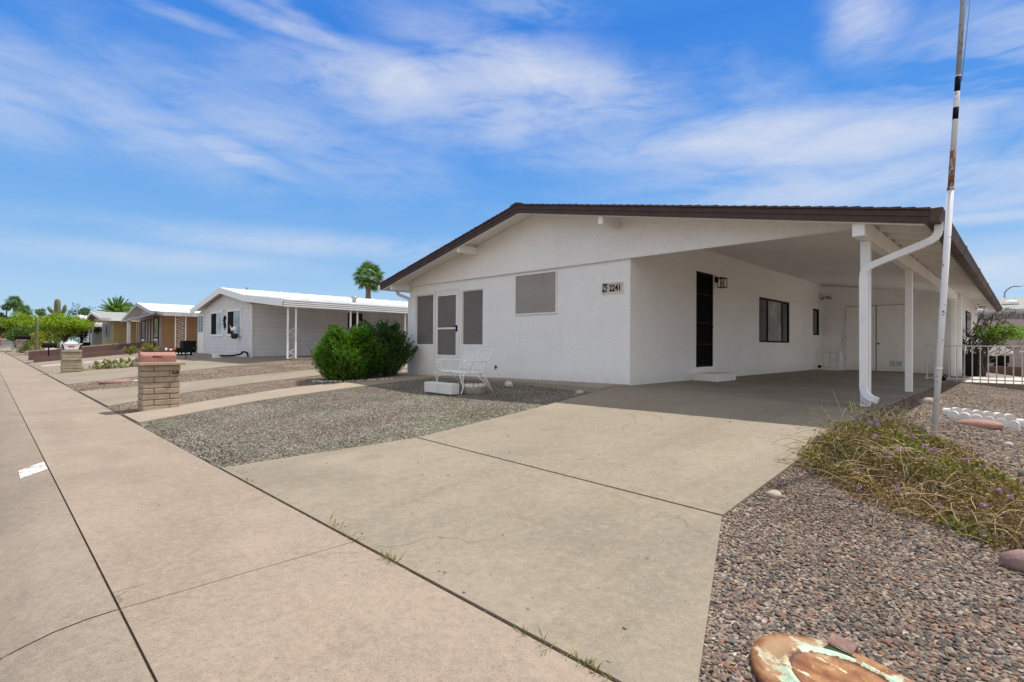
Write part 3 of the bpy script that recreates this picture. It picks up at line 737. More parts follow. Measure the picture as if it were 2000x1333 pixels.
for a,b_ in ((-5.13,-4.93),(-4.915,-4.715)):
    d = MB(); d.box(a,b_,20.912,20.927,.55,1.06); d.tube([((b_-.04) if a<-5 else (a+.04),20.915,1.0),((b_-.04) if a<-5 else (a+.04),20.89,1.0)],.012,8)
    d.build('cabinet_door', M['trim'], CB)
d = MB(); d.tube([(-5.25,20.93,.56),(-5.25,20.90,.56)],.055,14); d.build('vent_pipe', M['black'], CB)
fl = MB(); fl.box(-5.16,-5.06,BY-.03,BY-.002,3.0,3.1)
for dx in (-.09,.09): fl.tube([(-5.11,BY-.03,3.05),(-5.11+dx,BY-.1,3.04)],.012,6); fl.tube([(-5.11+dx,BY-.08,3.05),(-5.11+dx*1.4,BY-.2,3.0)],[.03,.055],10)
fl.build('floodlight', M['grey_metal'], H)
sw_ = MB(); sw_.box(-1.449,-1.42,23.0,24.9,1.65,2.5); SWN = sw_.build('window', M['black'], H)
p = MB(); p.box(-1.419,-1.413,23.06,24.84,1.71,2.44); p.build('pane', M['glass'], SWN)

# ------------------------------------------------------------------ yard things near the house
# flagpole
fp = thing('flagpole', 'leaning metal flagpole with chipped white paint and two black bands beside the carport', 'flagpole', (-.72,7.31,.2))
lean = Vector((.056,-.05,1)); base = Vector((-.715,7.22,.2))
P = lambda z: base + lean*(z-.2)
b = MB(); b.tube([P(.12),P(2.91)],.0295,16); b.tube([P(1.02),P(1.04)],.0315,16); b.build('lower_pole', M['pole_white'], fp)
b = MB(); b.tube([P(2.90),P(3.30)],.0265,16); b.tube([P(2.90),P(2.93)],.032,16); b.build('rusty_sleeve', M['pole_rust'], fp)
b = MB(); b.tube([P(3.29),P(4.06)],.0240,16); b.build('middle_pole', M['pole_white'], fp)
for a,c in ((3.62,3.74),(3.90,4.05)):
    b = MB(); b.tube([P(a),P(c)],.0249,16); b.build('black_band', M['black'], fp)
b = MB(); b.tube([P(4.05),P(5.42)],.0215,16); b.lathe(P(5.42),[(.001,-.03),(.05,0),(.06,.05),(.04,.1),(.001,.11)],14); b.build('upper_pole', M['pole_steel'], fp)
b = MB(); b.tube([P(4.0)+Vector((.03,.01,0)),P(4.7)+Vector((.05,.03,0)),P(5.35)+Vector((.04,.03,0))],.004,5); b.build('halyard', M['grey_metal'], fp)

# bench
BL = Vector((-7.95,6.62,.335)); bn = thing('metal_bench', 'white wrought iron two-seat bench with mesh backs on front gravel', 'bench', BL)
def L(x,y,z): return BL + Vector((x,y,z))
tb = .0085; W_ = .60
fr = MB()
fr.tube([L(-W_,-.25,.42),L(W_,-.25,.42),L(W_,.25,.40),L(-W_,.25,.40),L(-W_,-.25,.42)],.014,8)
fr.tube(curve([L(-W_,-.26,.43),L(-.3,-.275,.415),L(0,-.26,.425),L(.3,-.275,.415),L(W_,-.26,.43)],6),.013,8); fr.build('seat_frame', M['metal_white'], bn)
def lattice(mb, o, u, v, nu, nv, wd=.0032):
    o,u,v = Vector(o),Vector(u),Vector(v); n = u.cross(v).normalized()
    for i in range(nu+1):
        a = o+u*i/nu; mb.bar(a,a+v,wd,wd,n)
    for i in range(nv+1):
        a = o+v*i/nv; mb.bar(a,a+u,wd,wd,n)
sm = MB(); lattice(sm, L(-W_,-.25,.42), (2*W_,0,0), (0,.5,-.02), 64, 26, .0052); sm.build('seat_mesh', M['metal_white'], bn)
for cx in (-.31,.31):
    bk = MB(); w2 = .27
    fo = lambda x,t: L(cx+x, .22+.26*t, .42+.46*t)
    bk.tube(curve([fo(-w2*.72,-.05),fo(-w2*.85,.4),fo(-w2,.85),fo(-w2*.93,.99),fo(0,1.02),fo(w2*.93,.99),fo(w2,.85),fo(w2*.85,.4),fo(w2*.72,-.05)],5),.0105,8)
    bk.tube([fo(-w2*.62,.12),fo(-w2*.72,.80),fo(w2*.72,.80),fo(w2*.62,.12),fo(-w2*.62,.12)],.008,6)
    for i in range(5):       # scrollwork along the top rail
        xx = -w2*.78+i*w2*.39; bk.tube(curve([fo(xx-.035,.82),fo(xx-.03,.95),fo(xx+.02,.96),fo(xx+.015,.86),fo(xx+.05,.83)],4),.005,5)
    bo = bk.build('backrest', M['metal_white'], bn)
    ms = MB(); u = fo(w2*.64,.12)-fo(-w2*.64,.12); v = fo(0,.80)-fo(0,.12); lattice(ms, fo(-w2*.64,.12), u, v, 26, 24, .0042); ms.build('back_mesh', M['metal_white'], bo)
for sx in (-1,1):
    a = MB(); x = sx*(W_+.02)
    a.tube(curve([L(sx*.55,.33,.64),L(x,.1,.655),L(x,-.22,.66),L(x,-.28,.63),L(x,-.26,.595),L(x,-.215,.60),L(x,-.215,.635)],5),.012,8)
    a.tube(curve([L(x,-.215,.63),L(x,-.19,.52),L(x,-.12,.41)],4),.011,8); a.build('armrest', M['metal_white'], bn)
for sx in (-1,1):
    l = MB(); l.tube(curve([L(sx*W_,-.24,.42),L(sx*(W_+.045),-.31,.33),L(sx*(W_-.0),-.27,.14),L(sx*(W_-.02),-.32,.0)],6),.0105,8)
    l.tube(curve([L(sx*(W_-.17),-.25,.42),L(sx*(W_-.08),-.30,.30),L(sx*(W_-.01),-.28,.12),L(sx*(W_-.01),-.32,.0)],6),.0095,8); l.build('leg', M['metal_white'], bn)
    l = MB(); l.tube([L(sx*W_,.22,.40),L(sx*(W_+.02),.46,.0)],.0105,8); l.tube([L(sx*(W_-.14),.2,.41),L(sx*(W_+.0),.46,.0)],.0095,8); l.tube([L(sx*(W_),.0,.41),L(sx*(W_+.02),.45,.02)],.008,6); l.build('leg', M['metal_white'], bn)
sc_ = MB()
for sx in (-1,1):
    for k in (.12,.32): sc_.tube(curve([L(sx*k,-.26,.41),L(sx*(k+.06),-.26,.35),L(sx*(k+.11),-.26,.37),L(sx*(k+.10),-.26,.40)],5),.007,6)
sc_.tube(curve([L(-.3,-.25,.40),L(-.12,-.2,.33),L(0,-.18,.36),L(.12,-.2,.33),L(.3,-.25,.40)],5),.008,6); sc_.build('scrollwork', M['metal_white'], bn)
spin(bn, -9); bn.scale = (.84,.90,.93)
def rough_stone(name, label, cat, loc, dims, mat, rot=0, seed=1, sub=3, amp=.16, group=None):
    bm_ = bmesh.new(); bmesh.ops.create_icosphere(bm_, subdivisions=sub, radius=1)
    from mathutils import noise
    for v in bm_.verts:
        n = noise.noise(v.co*1.1+Vector((seed*3.1,seed,0)))*amp + noise.noise(v.co*3.1+Vector((0,seed*7.,0)))*amp*.4
        v.co *= 1+n
        v.co = Vector((v.co.x*dims[0], v.co.y*dims[1], max(v.co.z,-.55)*dims[2]))
    me = bpy.data.meshes.new(name); bm_.to_mesh(me); bm_.free(); me.polygons.foreach_set('use_smooth',[True]*len(me.polygons)); me.materials.append(mat)
    o = bpy.data.objects.new(name, me); COL.objects.link(o); o.location = (loc[0],loc[1],max(loc[2],zt(loc[0],loc[1])-.01)+dims[2]*.42); o.rotation_euler = (0,0,R(rot)); ORG[o.name] = o.location.copy()
    return tag(o, label, cat, group)
for i,(xa,lab) in enumerate(((-8.43,'left one of two white painted concrete blocks in front of the bench'),(-8.0,'right one of two white painted concrete blocks in front of the bench'))):
    b = MB(); z = .32; b.box(xa,xa+.42,6.08,6.28,z,z+.20)
    tag(b.build('concrete_block', M['white_block'], None, (xa+.21,6.18,z), bevel=.012), lab, 'concrete block')
st_ = thing('round_planter', 'round grey stone planter on the gravel beneath the white bench', 'planter', (-7.42,6.52,.335))
b = MB(); b.lathe((-7.42,6.52,.30),[(.19,0),(.215,.04),(.215,.15),(.195,.175)],24); b.build('planter_body', M['grey_stone'], st_)
b = MB()
for i in range(11):
    a = 2*math.pi*i/11; b.lathe((-7.42+.16*math.cos(a),6.52+.16*math.sin(a),.46),[(.001,-.02),(.055,.0),(.05,.035),(.02,.055),(.001,.058)],8)
b.build('cobble_top', M['white_stone'], st_)
rough_stone('garden_rock','pale shell-shaped rock between the bench and the front wall','rock',(-7.55,7.55,.41),(.10,.07,.075),M['white_stone'],10,3)
rough_stone('garden_rock','small tan rock at the corner of the front gravel by the driveway','rock',(-5.62,7.40,.395),(.085,.06,.05),M['tan_stone'],20,4)

# mailbox pillar
def slump_pillar(name, label, x0, x1, y0, y1, z0, courses, mat, hgt=.1035):
    T = thing(name, label, 'mailbox pillar', ((x0+x1)/2,(y0+y1)/2,z0))
    c = MB(); c.box(x0+.012,x1-.012,y0+.012,y1-.012,z0-.1,z0+courses*hgt); c.build('mortar_core', M['mortar'], T)
    b = MB(); rnd = random.Random(int(x0*10)); 
    for i in range(courses):
        a = z0+i*hgt+.005 - (.06 if i==0 else 0); d = z0+(i+1)*hgt-.005; j = .004
        cut = y0+(y1-y0)*(.71 if i%2==0 else .30)
        e = lambda: rnd.uniform(-.006,.006)
        for ya,yb in ((y0,cut-j),(cut+j,y1)): b.box(x0+e(),x1+e(),ya+(e() if ya==y0 else 0),yb+(e() if yb==y1 else 0),a,d)
    b.build('blocks', mat, T, bevel=.012)
    return T
zp = .015
mp = slump_pillar('mailbox_pillar','tan slump block mailbox pillar closest to the white house', -11.60,-11.18,1.98,2.56,zp,8,M['block'])
c = MB(); c.box(-11.66,-11.12,1.91,2.63,zp+.83,zp+.882); c.build('cap', M['cap'], mp, bevel=.008)
mbx = thing('mailbox','pinkish brown mailbox lying on the nearest tan block pillar','mailbox',(-11.38,2.25,zp+.882))
b = MB(); x0,x1 = -11.52,-11.25; zz = zp+.884
prof_ = [(x0,zz),(x1,zz)]+[( (x0+x1)/2+ (x1-x0)/2*math.cos(a), zz+.10+.085*math.sin(a)) for a in [i*math.pi/12 for i in range(13)]]
b.prism(prof_,'y',1.99,2.51); b.build('box', M['pink_metal'], mbx, bevel=.006)
b = MB(); b.prism([((x-(x0+x1)/2)*1.04+(x0+x1)/2,(z-zz)*1.04+zz) for x,z in prof_],'y',1.965,1.988); b.build('door', M['pink_metal'], mbx)
b = MB(); xx = x1+.0015; b.add([(xx,2.13,zz+.10),(xx,2.17,zz+.125),(xx,2.165,zz+.11),(xx,2.30,zz+.118),(xx,2.30,zz+.112),(xx,2.17,zz+.095),(xx,2.165,zz+.078)],[tuple(range(7))])
b.box(xx-.001,xx+.0008,2.18,2.29,zz+.085,zz+.092); b.build('emblem', M['trim_brown'], mbx)
br = MB(); br.tube([(-11.19,2.46,.70),(-11.13,2.46,.70)],.014,8); br.box(-11.19,-11.165,2.42,2.53,.68,.72); br.tube([(-11.14,2.46,.68),(-11.14,2.46,.76)],.012,8); br.tube([(-11.16,2.52,.71),(-11.12,2.52,.73)],.016,8)
br.build('bracket', M['rust'], mp)

# second pillar with the boat-shaped mailbox
zp2 = .05
mp2 = thing('mailbox_pillar','greyish tan block pillar carrying the white boat-shaped mailbox','mailbox pillar',(-26.7,2.4,zp2))
b = MB(); rnd = random.Random(9)
for i in range(9):
    a = zp2-.05+i*.107
    b.box(-26.95+rnd.uniform(-.01,.01),-26.5+rnd.uniform(-.012,.012),2.10+rnd.uniform(-.01,.01),2.70+rnd.uniform(-.01,.01),a,a+.100)
b.build('blocks', M['block_grey'], mp2, bevel=.02)
c = MB(); c.box(-26.93,-26.52,2.12,2.68,zp2-.05,zp2+.91); c.build('mortar_core', M['mortar'], mp2)
bmx = thing('mailbox','white boat-shaped mailbox with a red fish on its side','mailbox',(-26.73,2.40,zp2+.92)); z = zp2+.92
b = MB(); b.prism([(2.17,z),(2.62,z),(2.71,z+.21),(2.09,z+.21)],'x',-26.88,-26.57); b.build('hull', M['metal_white'], bmx)
for a,c in ((2.17,2.10),(2.62,2.70)): b = MB(); b.bar((-26.565,a,z),(-26.565,c,z+.21),.045,.012,(1,0,0)); b.build('corner_stripe', M['black'], bmx)
b = MB(); b.box(-26.9,-26.55,2.07,2.73,z+.21,z+.235); b.build('deck', M['metal_white'], bmx)
b = MB(); b.box(-26.84,-26.62,2.2,2.58,z+.235,z+.29); b.box(-26.8,-26.66,2.27,2.5,z+.29,z+.33); b.tube([(-26.73,2.33,z+.33),(-26.73,2.33,z+.39)],.02,8); b.tube([(-26.73,2.45,z+.33),(-26.73,2.43,z+.38)],.015,8); b.build('cabin', M['metal_white'], bmx)
b = MB(); e = [( 2.36+.085*math.cos(t), z+.12+.03*math.sin(t)) for t in [i*2*math.pi/16 for i in range(16)]]
b.prism(e,'x',-26.569,-26.561); b.prism([(2.42,z+.12),(2.48,z+.155),(2.48,z+.085)],'x',-26.569,-26.5605); b.build('red_fish', M['red'], bmx)

# black post mailbox and the far pillars
pm = thing('mailbox','black mailbox on a thin dark post in front of the brown brick planter','mailbox',(-45.6,2.95,.13))
b = MB(); b.tube([(-45.6,2.95,.0),(-45.6,2.95,.92)],.035,8); b.build('post', M['black'], pm)
b = MB(); b.prism([(-45.8,.90),(-45.4,.90)]+[(-45.6+.2*math.cos(a),1.06+.15*math.sin(a)) for a in [i*math.pi/8 for i in range(9)]],'y',2.62,3.35); b.build('box', M['black'], pm)
fpil = [((-76.9,2.75),1.0,1.3,'block','tan block pillar with a dark mailbox, beside a small green shrub',1),
        ((-91.5,2.7),1.0,1.35,'white_block','white block mailbox pillar just past the tan pillar down the street',0),
        ((-142,3.1),2.3,1.6,'breeze','farthest mailbox pillar down the street, wide grey block with pale cap',0)]
for (x,y),wd,h,m,lab,box in fpil:
    T = thing('mailbox_pillar', lab, 'mailbox pillar', (x,y,zt(x,y)))
    z = zt(x,y); b = MB(); b.box(x-wd/2,x+wd/2,y-.35*wd,y+.35*wd,z-.1,z+h); b.build('blocks', M[m], T, bevel=.03)
    b = MB(); b.box(x-wd*.58,x+wd*.58,y-.42*wd,y+.42*wd,z+h,z+h+.1); b.build('cap', M['cap'] if m=='block' else M['trim'], T)
    if box:
        b = MB(); b.prism([(x-.35,z+h+.1),(x+.35,z+h+.1)]+[(x+.35*math.cos(a),z+h+.38+.2*math.sin(a)) for a in [i*math.pi/8 for i in range(9)]],'y',y-.55,y+.75)
        tag(b.build('mailbox', M['black'], None, (x,y,z+h+.1)), 'large black mailbox lying on the tan pillar far down the street', 'mailbox')
# low walls, kerbs
def lowwall(pts, h, th, mat, lab, cat='low wall', name='garden_wall', cap=None):
    T = thing(name, lab, cat, (pts[0][0],pts[0][1],zt(*pts[0])))
    b = MB(); c = MB()
    for (xa,ya),(xb,yb) in zip(pts,pts[1:]):
        n = 6
        for i in range(n):
            a = Vector((xa,ya,0)).lerp(Vector((xb,yb,0)),i/n); d = Vector((xa,ya,0)).lerp(Vector((xb,yb,0)),(i+1)/n)
            sdir = (d-a).normalized().cross(UP)*th/2
            za,zb_ = zt(a.x,a.y),zt(d.x,d.y)
            for mb,lo,hi,k in ((b,-.1,h,1.),)+(((c,h,h+.05,1.15),) if cap else ()):
                q = [a-sdir*k,a+sdir*k,d+sdir*k,d-sdir*k]; zz_ = [za,za,zb_,zb_]
                mb.add([(p.x,p.y,z+lo) for p,z in zip(q,zz_)]+[(p.x,p.y,z+hi) for p,z in zip(q,zz_)],[(3,2,1,0),(4,5,6,7),(0,1,5,4),(1,2,6,5),(2,3,7,6),(3,0,4,7)])
    b.build('wall_body', mat, T)
    if cap: c.build('coping', cap, T)
lowwall([(-34.9,2.0),(-34.9,8.6)],.06,.16,M['trim'],'thin white concrete border crossing the gravel beyond the boat mailbox','border','garden_border')
lowwall([(-41.9,2.05),(-41.9,8.4)],.30,.25,M['brown_brick'],'nearest low brown brick wall along the tan house driveway','low wall')
lowwall([(-47.0,2.05),(-46.4,8.8)],.58,.3,M['brown_brick'],'taller brown brick planter wall behind the black post mailbox','planter wall')
lowwall([(-60.6,2.4),(-60.6,8.8)],.42,.3,M['block_grey'],'farthest low grey block wall beyond the brown brick planter','low wall')

# rocks on the left strip, prickly pear
rk_ = MB(); rnd = random.Random(4)
rough_stone('garden_rock','flat brown layered rock beside the neighbour driveway','rock',(-18.9,2.7,.06),(.42,.16,.09),M['mauve_stone'],80,6)
rough_stone('garden_rock','round grey-brown rock resting on pale flagstones','rock',(-19.0,3.75,.14),(.17,.15,.13),M['grey_stone'],0,7)
for i,(x,y,a,lab) in enumerate(((-18.8,3.4,.35,'pale flat flagstone lying nearest the street on the gravel strip'),(-19.0,3.8,.5,'white flat flagstone under the round grey-brown rock'))):
    rough_stone('flagstone',lab,'flagstone',(x,y,zt(x,y)-.01),(.2,a,.035),M['white_stone'],0,11+i)
def pad(mb, c, s, yaw, tilt):
    m = Matrix.Translation(Vector(c)) @ Euler((tilt,0,yaw)).to_matrix().to_4x4()
    vs = []; seg = 10
    for sy in (-1,1):
        for k in range(seg):
            a = 2*math.pi*k/seg; vs.append(m @ Vector((s*.42*math.cos(a),sy*s*.07,s*.5+s*.55*math.sin(a))))
    vs += [m @ Vector((0,-s*.13,s*.5)), m @ Vector((0,s*.13,s*.5))]
    f = [(k,(k+1)%seg,seg+(k+1)%seg,seg+k) for k in range(seg)]+[(k,2*seg,(k+1)%seg) for k in range(seg)]+[(seg+k,seg+(k+1)%seg,2*seg+1) for k in range(seg)]
    mb.add(vs,f,True)
b = MB(); rnd = random.Random(8); cx,cy = -27.9,4.2
for i in range(105):
    x = cx+rnd.gauss(0,.40); y = cy+rnd.gauss(0,.52); z = zt(x,y)
    s = rnd.uniform(.15,.27); ya = rnd.uniform(0,6.28); ti = rnd.uniform(-.5,.5)
    b.tube([(cx,cy,zt(cx,cy)-.03),(x,y,z+.02)],.03,4); pad(b,(x,y,z-.03),s,ya,ti)
    if rnd.random()<.55: pad(b,(x+rnd.uniform(-.08,.08),y+rnd.uniform(-.08,.08),z+s*.8),s*.8,ya+rnd.uniform(-1,1),rnd.uniform(-.6,.6))
tag(b.build('prickly_pear', M['prickly'], None, (cx,cy,zt(cx,cy))), 'low spreading prickly pear cactus between the two nearest mailbox pillars', 'cactus')
rough_stone('garden_rock','white painted rock at the street end of the prickly pear','rock',(-28.3,3.45,.12),(.2,.2,.14),M['white_stone'],0,9)

# ------------------------------------------------------------------ vegetation builders
def rdir(rnd):
    while True:
        v = Vector((rnd.uniform(-1,1),rnd.uniform(-1,1),rnd.uniform(-1,1)))
        if .05 < v.length < 1: return v.normalized()
def leafquad(mb, c, d, n, L_, w):
    s = d.cross(n)
    if s.length < 1e-3: s = d.cross(Vector((.3,.5,.8)))
    s.normalize(); a = c; e = c+d*L_
    mid = c+d*L_*.5
    mb.v += [tuple(a),tuple(mid+s*w),tuple(e),tuple(mid-s*w)]; k = len(mb.v)
    mb.f.append((k-4,k-3,k-2,k-1)); mb.sm.append(False)
def clump_crown(mb, centers, per, leaf_l, rnd, droop=0.):
    for c,r in centers:
        c = Vector(c)
        for i in range(per):
            d = rdir(rnd); p = c + Vector((d.x*r,d.y*r,d.z*r*.8))*(rnd.random()**.35)
            ld = (rdir(rnd)+d*.8-UP*droop).normalized(); leafquad(mb,p,ld,rdir(rnd),leaf_l*rnd.uniform(.6,1.4),leaf_l*.32)
def broad_tree(name, label, cat, base, h, rad, mat, seed, leaf_l=.16, nclump=60, per=110, zlow=.3, group=None, trunk_r=.12, sq=1.):
    rnd = random.Random(seed); base = Vector(base); T = thing(name,label,cat,base,group)
    cen = []; tr_ = MB(); hub = base+UP*h*.28
    tr_.tube(curve([base-UP*.1,base+Vector((.06,.03,h*.12)),hub],4),[trunk_r*1.2]*4+[trunk_r]*4+[trunk_r*.9],8)
    for i in range(nclump):
        d = rdir(rnd); d.z = abs(d.z) if rnd.random()<.75 else d.z
        k = rnd.uniform(.45,.95); p = base+Vector((d.x*rad*k, d.y*rad*k, h*(zlow+(1-zlow)*.5)+d.z*h*(1-zlow)*.48*k*sq))
        cen.append((p, rad*rnd.uniform(.16,.30)))
        if i%4==0:
            m_ = hub.lerp(p,.5)+rdir(rnd)*rad*.08; tr_.tube(curve([hub,m_,p],4),[trunk_r*.55*(1-.1*q) for q in range(9)],5)
    tr_.build('trunk', M['twig'], T)
    c = MB(); clump_crown(c,cen,per,leaf_l,rnd); c.build('crown', mat, T); return T
def juniper(name, label, base, rx, ry, h, mat, seed, n=900):
    rnd = random.Random(seed); base = Vector(base); T = thing(name,label,'shrub',base)
    f = MB(); tw = MB()
    for i in range(n):
        a = rnd.uniform(0,2*math.pi); t = rnd.random()
        zf = rnd.random()**.8
        wid = math.sin(min(1,.28+zf*.9)*math.pi*.62)*(1-.38*max(0,zf-.55)/.45)
        k = rnd.uniform(.66,1.05) if rnd.random()<.85 else rnd.uniform(.2,.6)
        lump = 1+.15*math.sin(3*a+seed+2*zf)+.13*math.sin(5*a+7*zf)
        p = base+Vector((math.cos(a)*rx*wid*k*lump, math.sin(a)*ry*wid*k*lump, h*(.06+.90*zf)*(.9+.12*math.sin(4*a+seed*2))))
        out = Vector((math.cos(a),math.sin(a),.0)); d = (out*rnd.uniform(.5,1.1)+UP*rnd.uniform(.45,1.1)+rdir(rnd)*.35).normalized()
        Ls = rnd.uniform(.20,.36); q = p-d*Ls*.6; side = d.cross(rdir(rnd)).normalized()
        if i%3==0: tw.tube([base+Vector(((p.x-base.x)*.2,(p.y-base.y)*.2,.1)), q, q+d*Ls*.5],[.018,.008,.003],3,False)
        for j in range(16):
            u = j/16; c = q+d*Ls*u; sg = 1 if j%2 else -1
            ld = (d*.75+side*sg*.75*(1-u*.5)+rdir(rnd)*.32).normalized(); leafquad(f,c,ld,rdir(rnd),.085*(1.15-u*.6)*rnd.uniform(.7,1.3),.0115)
        leafquad(f,q+d*Ls*.8,d,rdir(rnd),.09,.008)
    tw.build('branches', M['twig'], T); f.build('foliage', mat, T); return T
juniper('juniper_shrub','bright green feathery juniper shrub on the gravel left of the house',(-12.86,6.80,.28),.93,.88,1.46,M['juniper'],3,2300)
juniper('juniper_shrub','dark green juniper shrub in shade against the house corner',(-12.72,7.75,.36),.78,.74,1.54,M['juniper_dark'],5,1100)
wb = MB(); rnd = random.Random(12)
for i in range(26):
    t = i/25; x = -13.3+1.7*t+rnd.uniform(-.04,.04); y = 6.10+1.0*t*t+rnd.uniform(-.05,.05)+.3*t
    rough_stone('border_stone','small white stone in the row edging the juniper shrubs','stone',(x,y,zt(x,y)-.005),(.05,.045,.035),M['white_stone'],rnd.uniform(0,90),20+i,2,.2,'white stones edging the junipers') 

# lantana
zdr_x = lambda y: -1.42
out_ = [(-1.44,5.0),(-1.50,5.9),(-1.48,6.75),(-1.10,7.30),(-.74,7.1),(-.5,6.6),(-.02,5.6),(.5,5.1),(.75,4.3),(.5,3.6),(.0,4.05),(-.34,4.22),(-.80,4.42),(-1.15,4.75)]
cen_ = np.mean(np.array(out_),0)
lt = thing('lantana_bush','sprawling half-dry lantana bush with small purple flowers beside the driveway','bush',(cen_[0],cen_[1],zt(*cen_)))
rg = np.random.default_rng(5); rnd = random.Random(6)
def lz(x,y):
    d = min(abs((x-a)*(d_-b)-(y-b)*(c-a))/math.hypot(c-a,d_-b) for (a,b),(c,d_) in zip(out_,out_[1:]+out_[:1]))
    from mathutils import noise
    return min(1,d/.38)**.55*(.22+.16*noise.noise(Vector((x*2.2,y*2.2,1.3))))*(1.0+.15*max(0,min(1,(y-5)/1.2))-.35*max(0,min(1,(y-6.5)/.6)))
lv = MB(); dv = MB(); sv = MB(); fv = MB(); px = []
while len(px) < 26000:
    X_ = rg.uniform(-1.6,.75,4000); Y_ = rg.uniform(3.5,7.5,4000); k = inpoly(X_,Y_,out_); px += list(zip(X_[k],Y_[k]))
from mathutils import noise as mnoise
for i,(x,y) in enumerate(px[:26000]):
    hz = lz(x,y); z = zt(x,y)+hz*(rnd.random()**.45)+.005
    x += rnd.gauss(0,.03); y += rnd.gauss(0,.03)
    dry = mnoise.noise(Vector((x*1.9+4,y*1.9,0)))+ (.62 if y-.5*x<5.1 else .14) + rnd.uniform(-.35,.35)
    d = (rdir(rnd)+UP*.3).normalized(); Lf = rnd.uniform(.020,.042)
    leafquad(dv if dry>.05 else lv, Vector((x,y,z)), d, rdir(rnd), Lf, Lf*.30 if dry<=.05 else Lf*.2)
for i in range(650):
    x,y = px[rnd.randrange(len(px))]; a = rnd.uniform(0,6.28); Ls = rnd.uniform(.15,.5); z0 = zt(x,y)+lz(x,y)*rnd.uniform(.2,.9)
    d = Vector((math.cos(a),math.sin(a),0)); p0 = Vector((x,y,z0)); p1 = p0+d*Ls*.5+UP*rnd.uniform(.0,.09); p2 = p0+d*Ls+UP*rnd.uniform(-.10,.06)+d.cross(UP)*rnd.uniform(-.12,.12)
    p2.z = max(p2.z, zt(p2.x,p2.y)+.005)
    sv.tube(curve([p0,p1,p2],4),[.0032]*5+[.0024]*3+[.0012],3,False)
for i in range(70):      # tall wispy shoots along the carport side
    x = rnd.uniform(-1.45,-.75); y = rnd.uniform(5.6,7.2); z0 = zt(x,y)+.15; d = rdir(rnd); d.z = abs(d.z)+.6
    p = Vector((x,y,z0)); q = p+d*rnd.uniform(.10,.26); sv.tube(curve([p,p.lerp(q,.5)+rdir(rnd)*.03,q],3),[.0025]*6+[.0012],3,False)
    for j in range(5): leafquad(lv,p.lerp(q,rnd.uniform(.3,1)),rdir(rnd),rdir(rnd),.03,.009)
lt_pts = [px[rnd.randrange(len(px))] for _ in range(95)]
for x,y in lt_pts:
    c = Vector((x,y,zt(x,y)+lz(x,y)+.025))
    for j in range(20): leafquad(fv,c+rdir(rnd)*.011,(rdir(rnd)+UP*.5).normalized(),rdir(rnd),.013,.0065)
for i in range(1500):
    k_ = rnd.randrange(len(px)); x,y = px[k_]; x += rnd.gauss(0,.16); y += rnd.gauss(0,.2)
    if x < zdr_x(y): continue
    d = rdir(rnd); d.z = abs(d.z)*.15; leafquad(dv, Vector((x,y,zt(x,y)+rnd.uniform(.008,.02))), d.normalized(), UP, rnd.uniform(.015,.05), .0045)
lv.build('leaves', M['lantana'], lt); dv.build('dry_leaves', M['dry_leaf'], lt); sv.build('stems', M['straw'], lt); fv.build('flowers', M['flower'], lt)

# weeds in the joints
wl = [((-5.06,1.70),.09,'pale green weed at the far left end of the driveway joint'),((-3.35,1.70),.12,'wispy upright weed in the driveway joint where the sidewalk seam meets it'),((-3.05,1.675),.10,'low green weed in the driveway joint just below the wispy one'),
      ((-2.62,1.67),.12,'bushy grey-green weed midway along the driveway joint'),((-1.47,1.645),.13,'tall feathery weed near the bottom of the driveway joint'),((-1.2,1.66),.10,'dense grassy weed at the bottom right of the driveway joint')]
for i,((x,y),h,lab) in enumerate(wl):
    rnd = random.Random(60+i); b = MB()
    for j in range(46 if i in (3,5) else 20):
        p = Vector((x+rnd.gauss(0,.055),y+rnd.gauss(0,.012),0)); d = (rdir(rnd)*.8+UP*.8).normalized(); d.z = abs(d.z)
        leafquad(b,p,d,rdir(rnd),rnd.uniform(.25,1)*h*.62,.0026)
    b.tube([(x-.17,y,-.012),(x+.17,y,-.012)],.004,4)
    tag(b.build('weed', M['weed'], None, (x,y,0)), lab, 'weed', 'weeds growing in the driveway joint')
db = MB(); rnd = random.Random(2)
for i in range(1900):
    x = rnd.uniform(-5.7,-.6); y = 1.67+rnd.gauss(0,.010)
    if i > 900: x = rnd.uniform(-9.7,-5.3); y = 1.72+abs(rnd.gauss(0,.09))
    if i > 1500: x = rnd.uniform(-5.1,-1.5); y = 3.595-(x+5.12)*.040+rnd.gauss(0,.012)
    leafquad(db,Vector((x,y,(-.008 if i<=900 else .014 if i<=1500 else zdrive(x,y)-.004))),(rdir(rnd)+UP*.2).normalized(),rdir(rnd),rnd.uniform(.006,.016),.003)
tag(db.build('joint_debris', M['dry_leaf']), kind='stuff')

# rusty oval lid
LO = Vector((-.42,2.12,.03)); ld = thing('rusty_metal_lid','rusty oval metal lid with flaking mint green paint lying on gravel','lid',LO)
b = MB(); sg = 56; prof_ = [(1.0,-.02),(1.0,.012),(.985,.028),(.95,.034),(.90,.036),(.78,.038),(.70,.044),(.665,.060),(.64,.066),(.61,.064),(.585,.052),(.55,.049),(.3,.052),(.001,.052)]
b.lathe(LO,[(r*.40,z) for r,z in [(r,z*.72) for r,z in prof_]],sg,1,.68); lo_ = b.build('lid_shell', M['mint_rust'], ld)
FL = LO+Vector((-.20,.150,-.022)); ca = Vector((.97,.24,0)); cb_ = Vector((-.24,.97,0))
b = MB(); b.obox(FL+cb_*.018+UP*.085,ca*.048,cb_*.020+UP*.012,Vector((0,-.0005,.0022))); b.obox(FL+cb_*.036+UP*.080,ca*.048,UP*.016,cb_*.002); b.build('tab', M['trim_rust'], ld)
b = MB(); b.obox(FL-cb_*.022+UP*.060,ca*.044,cb_*.024+UP*.004,UP*.003); b.build('slot', M['dark_green'], ld)
spin(ld,-30)

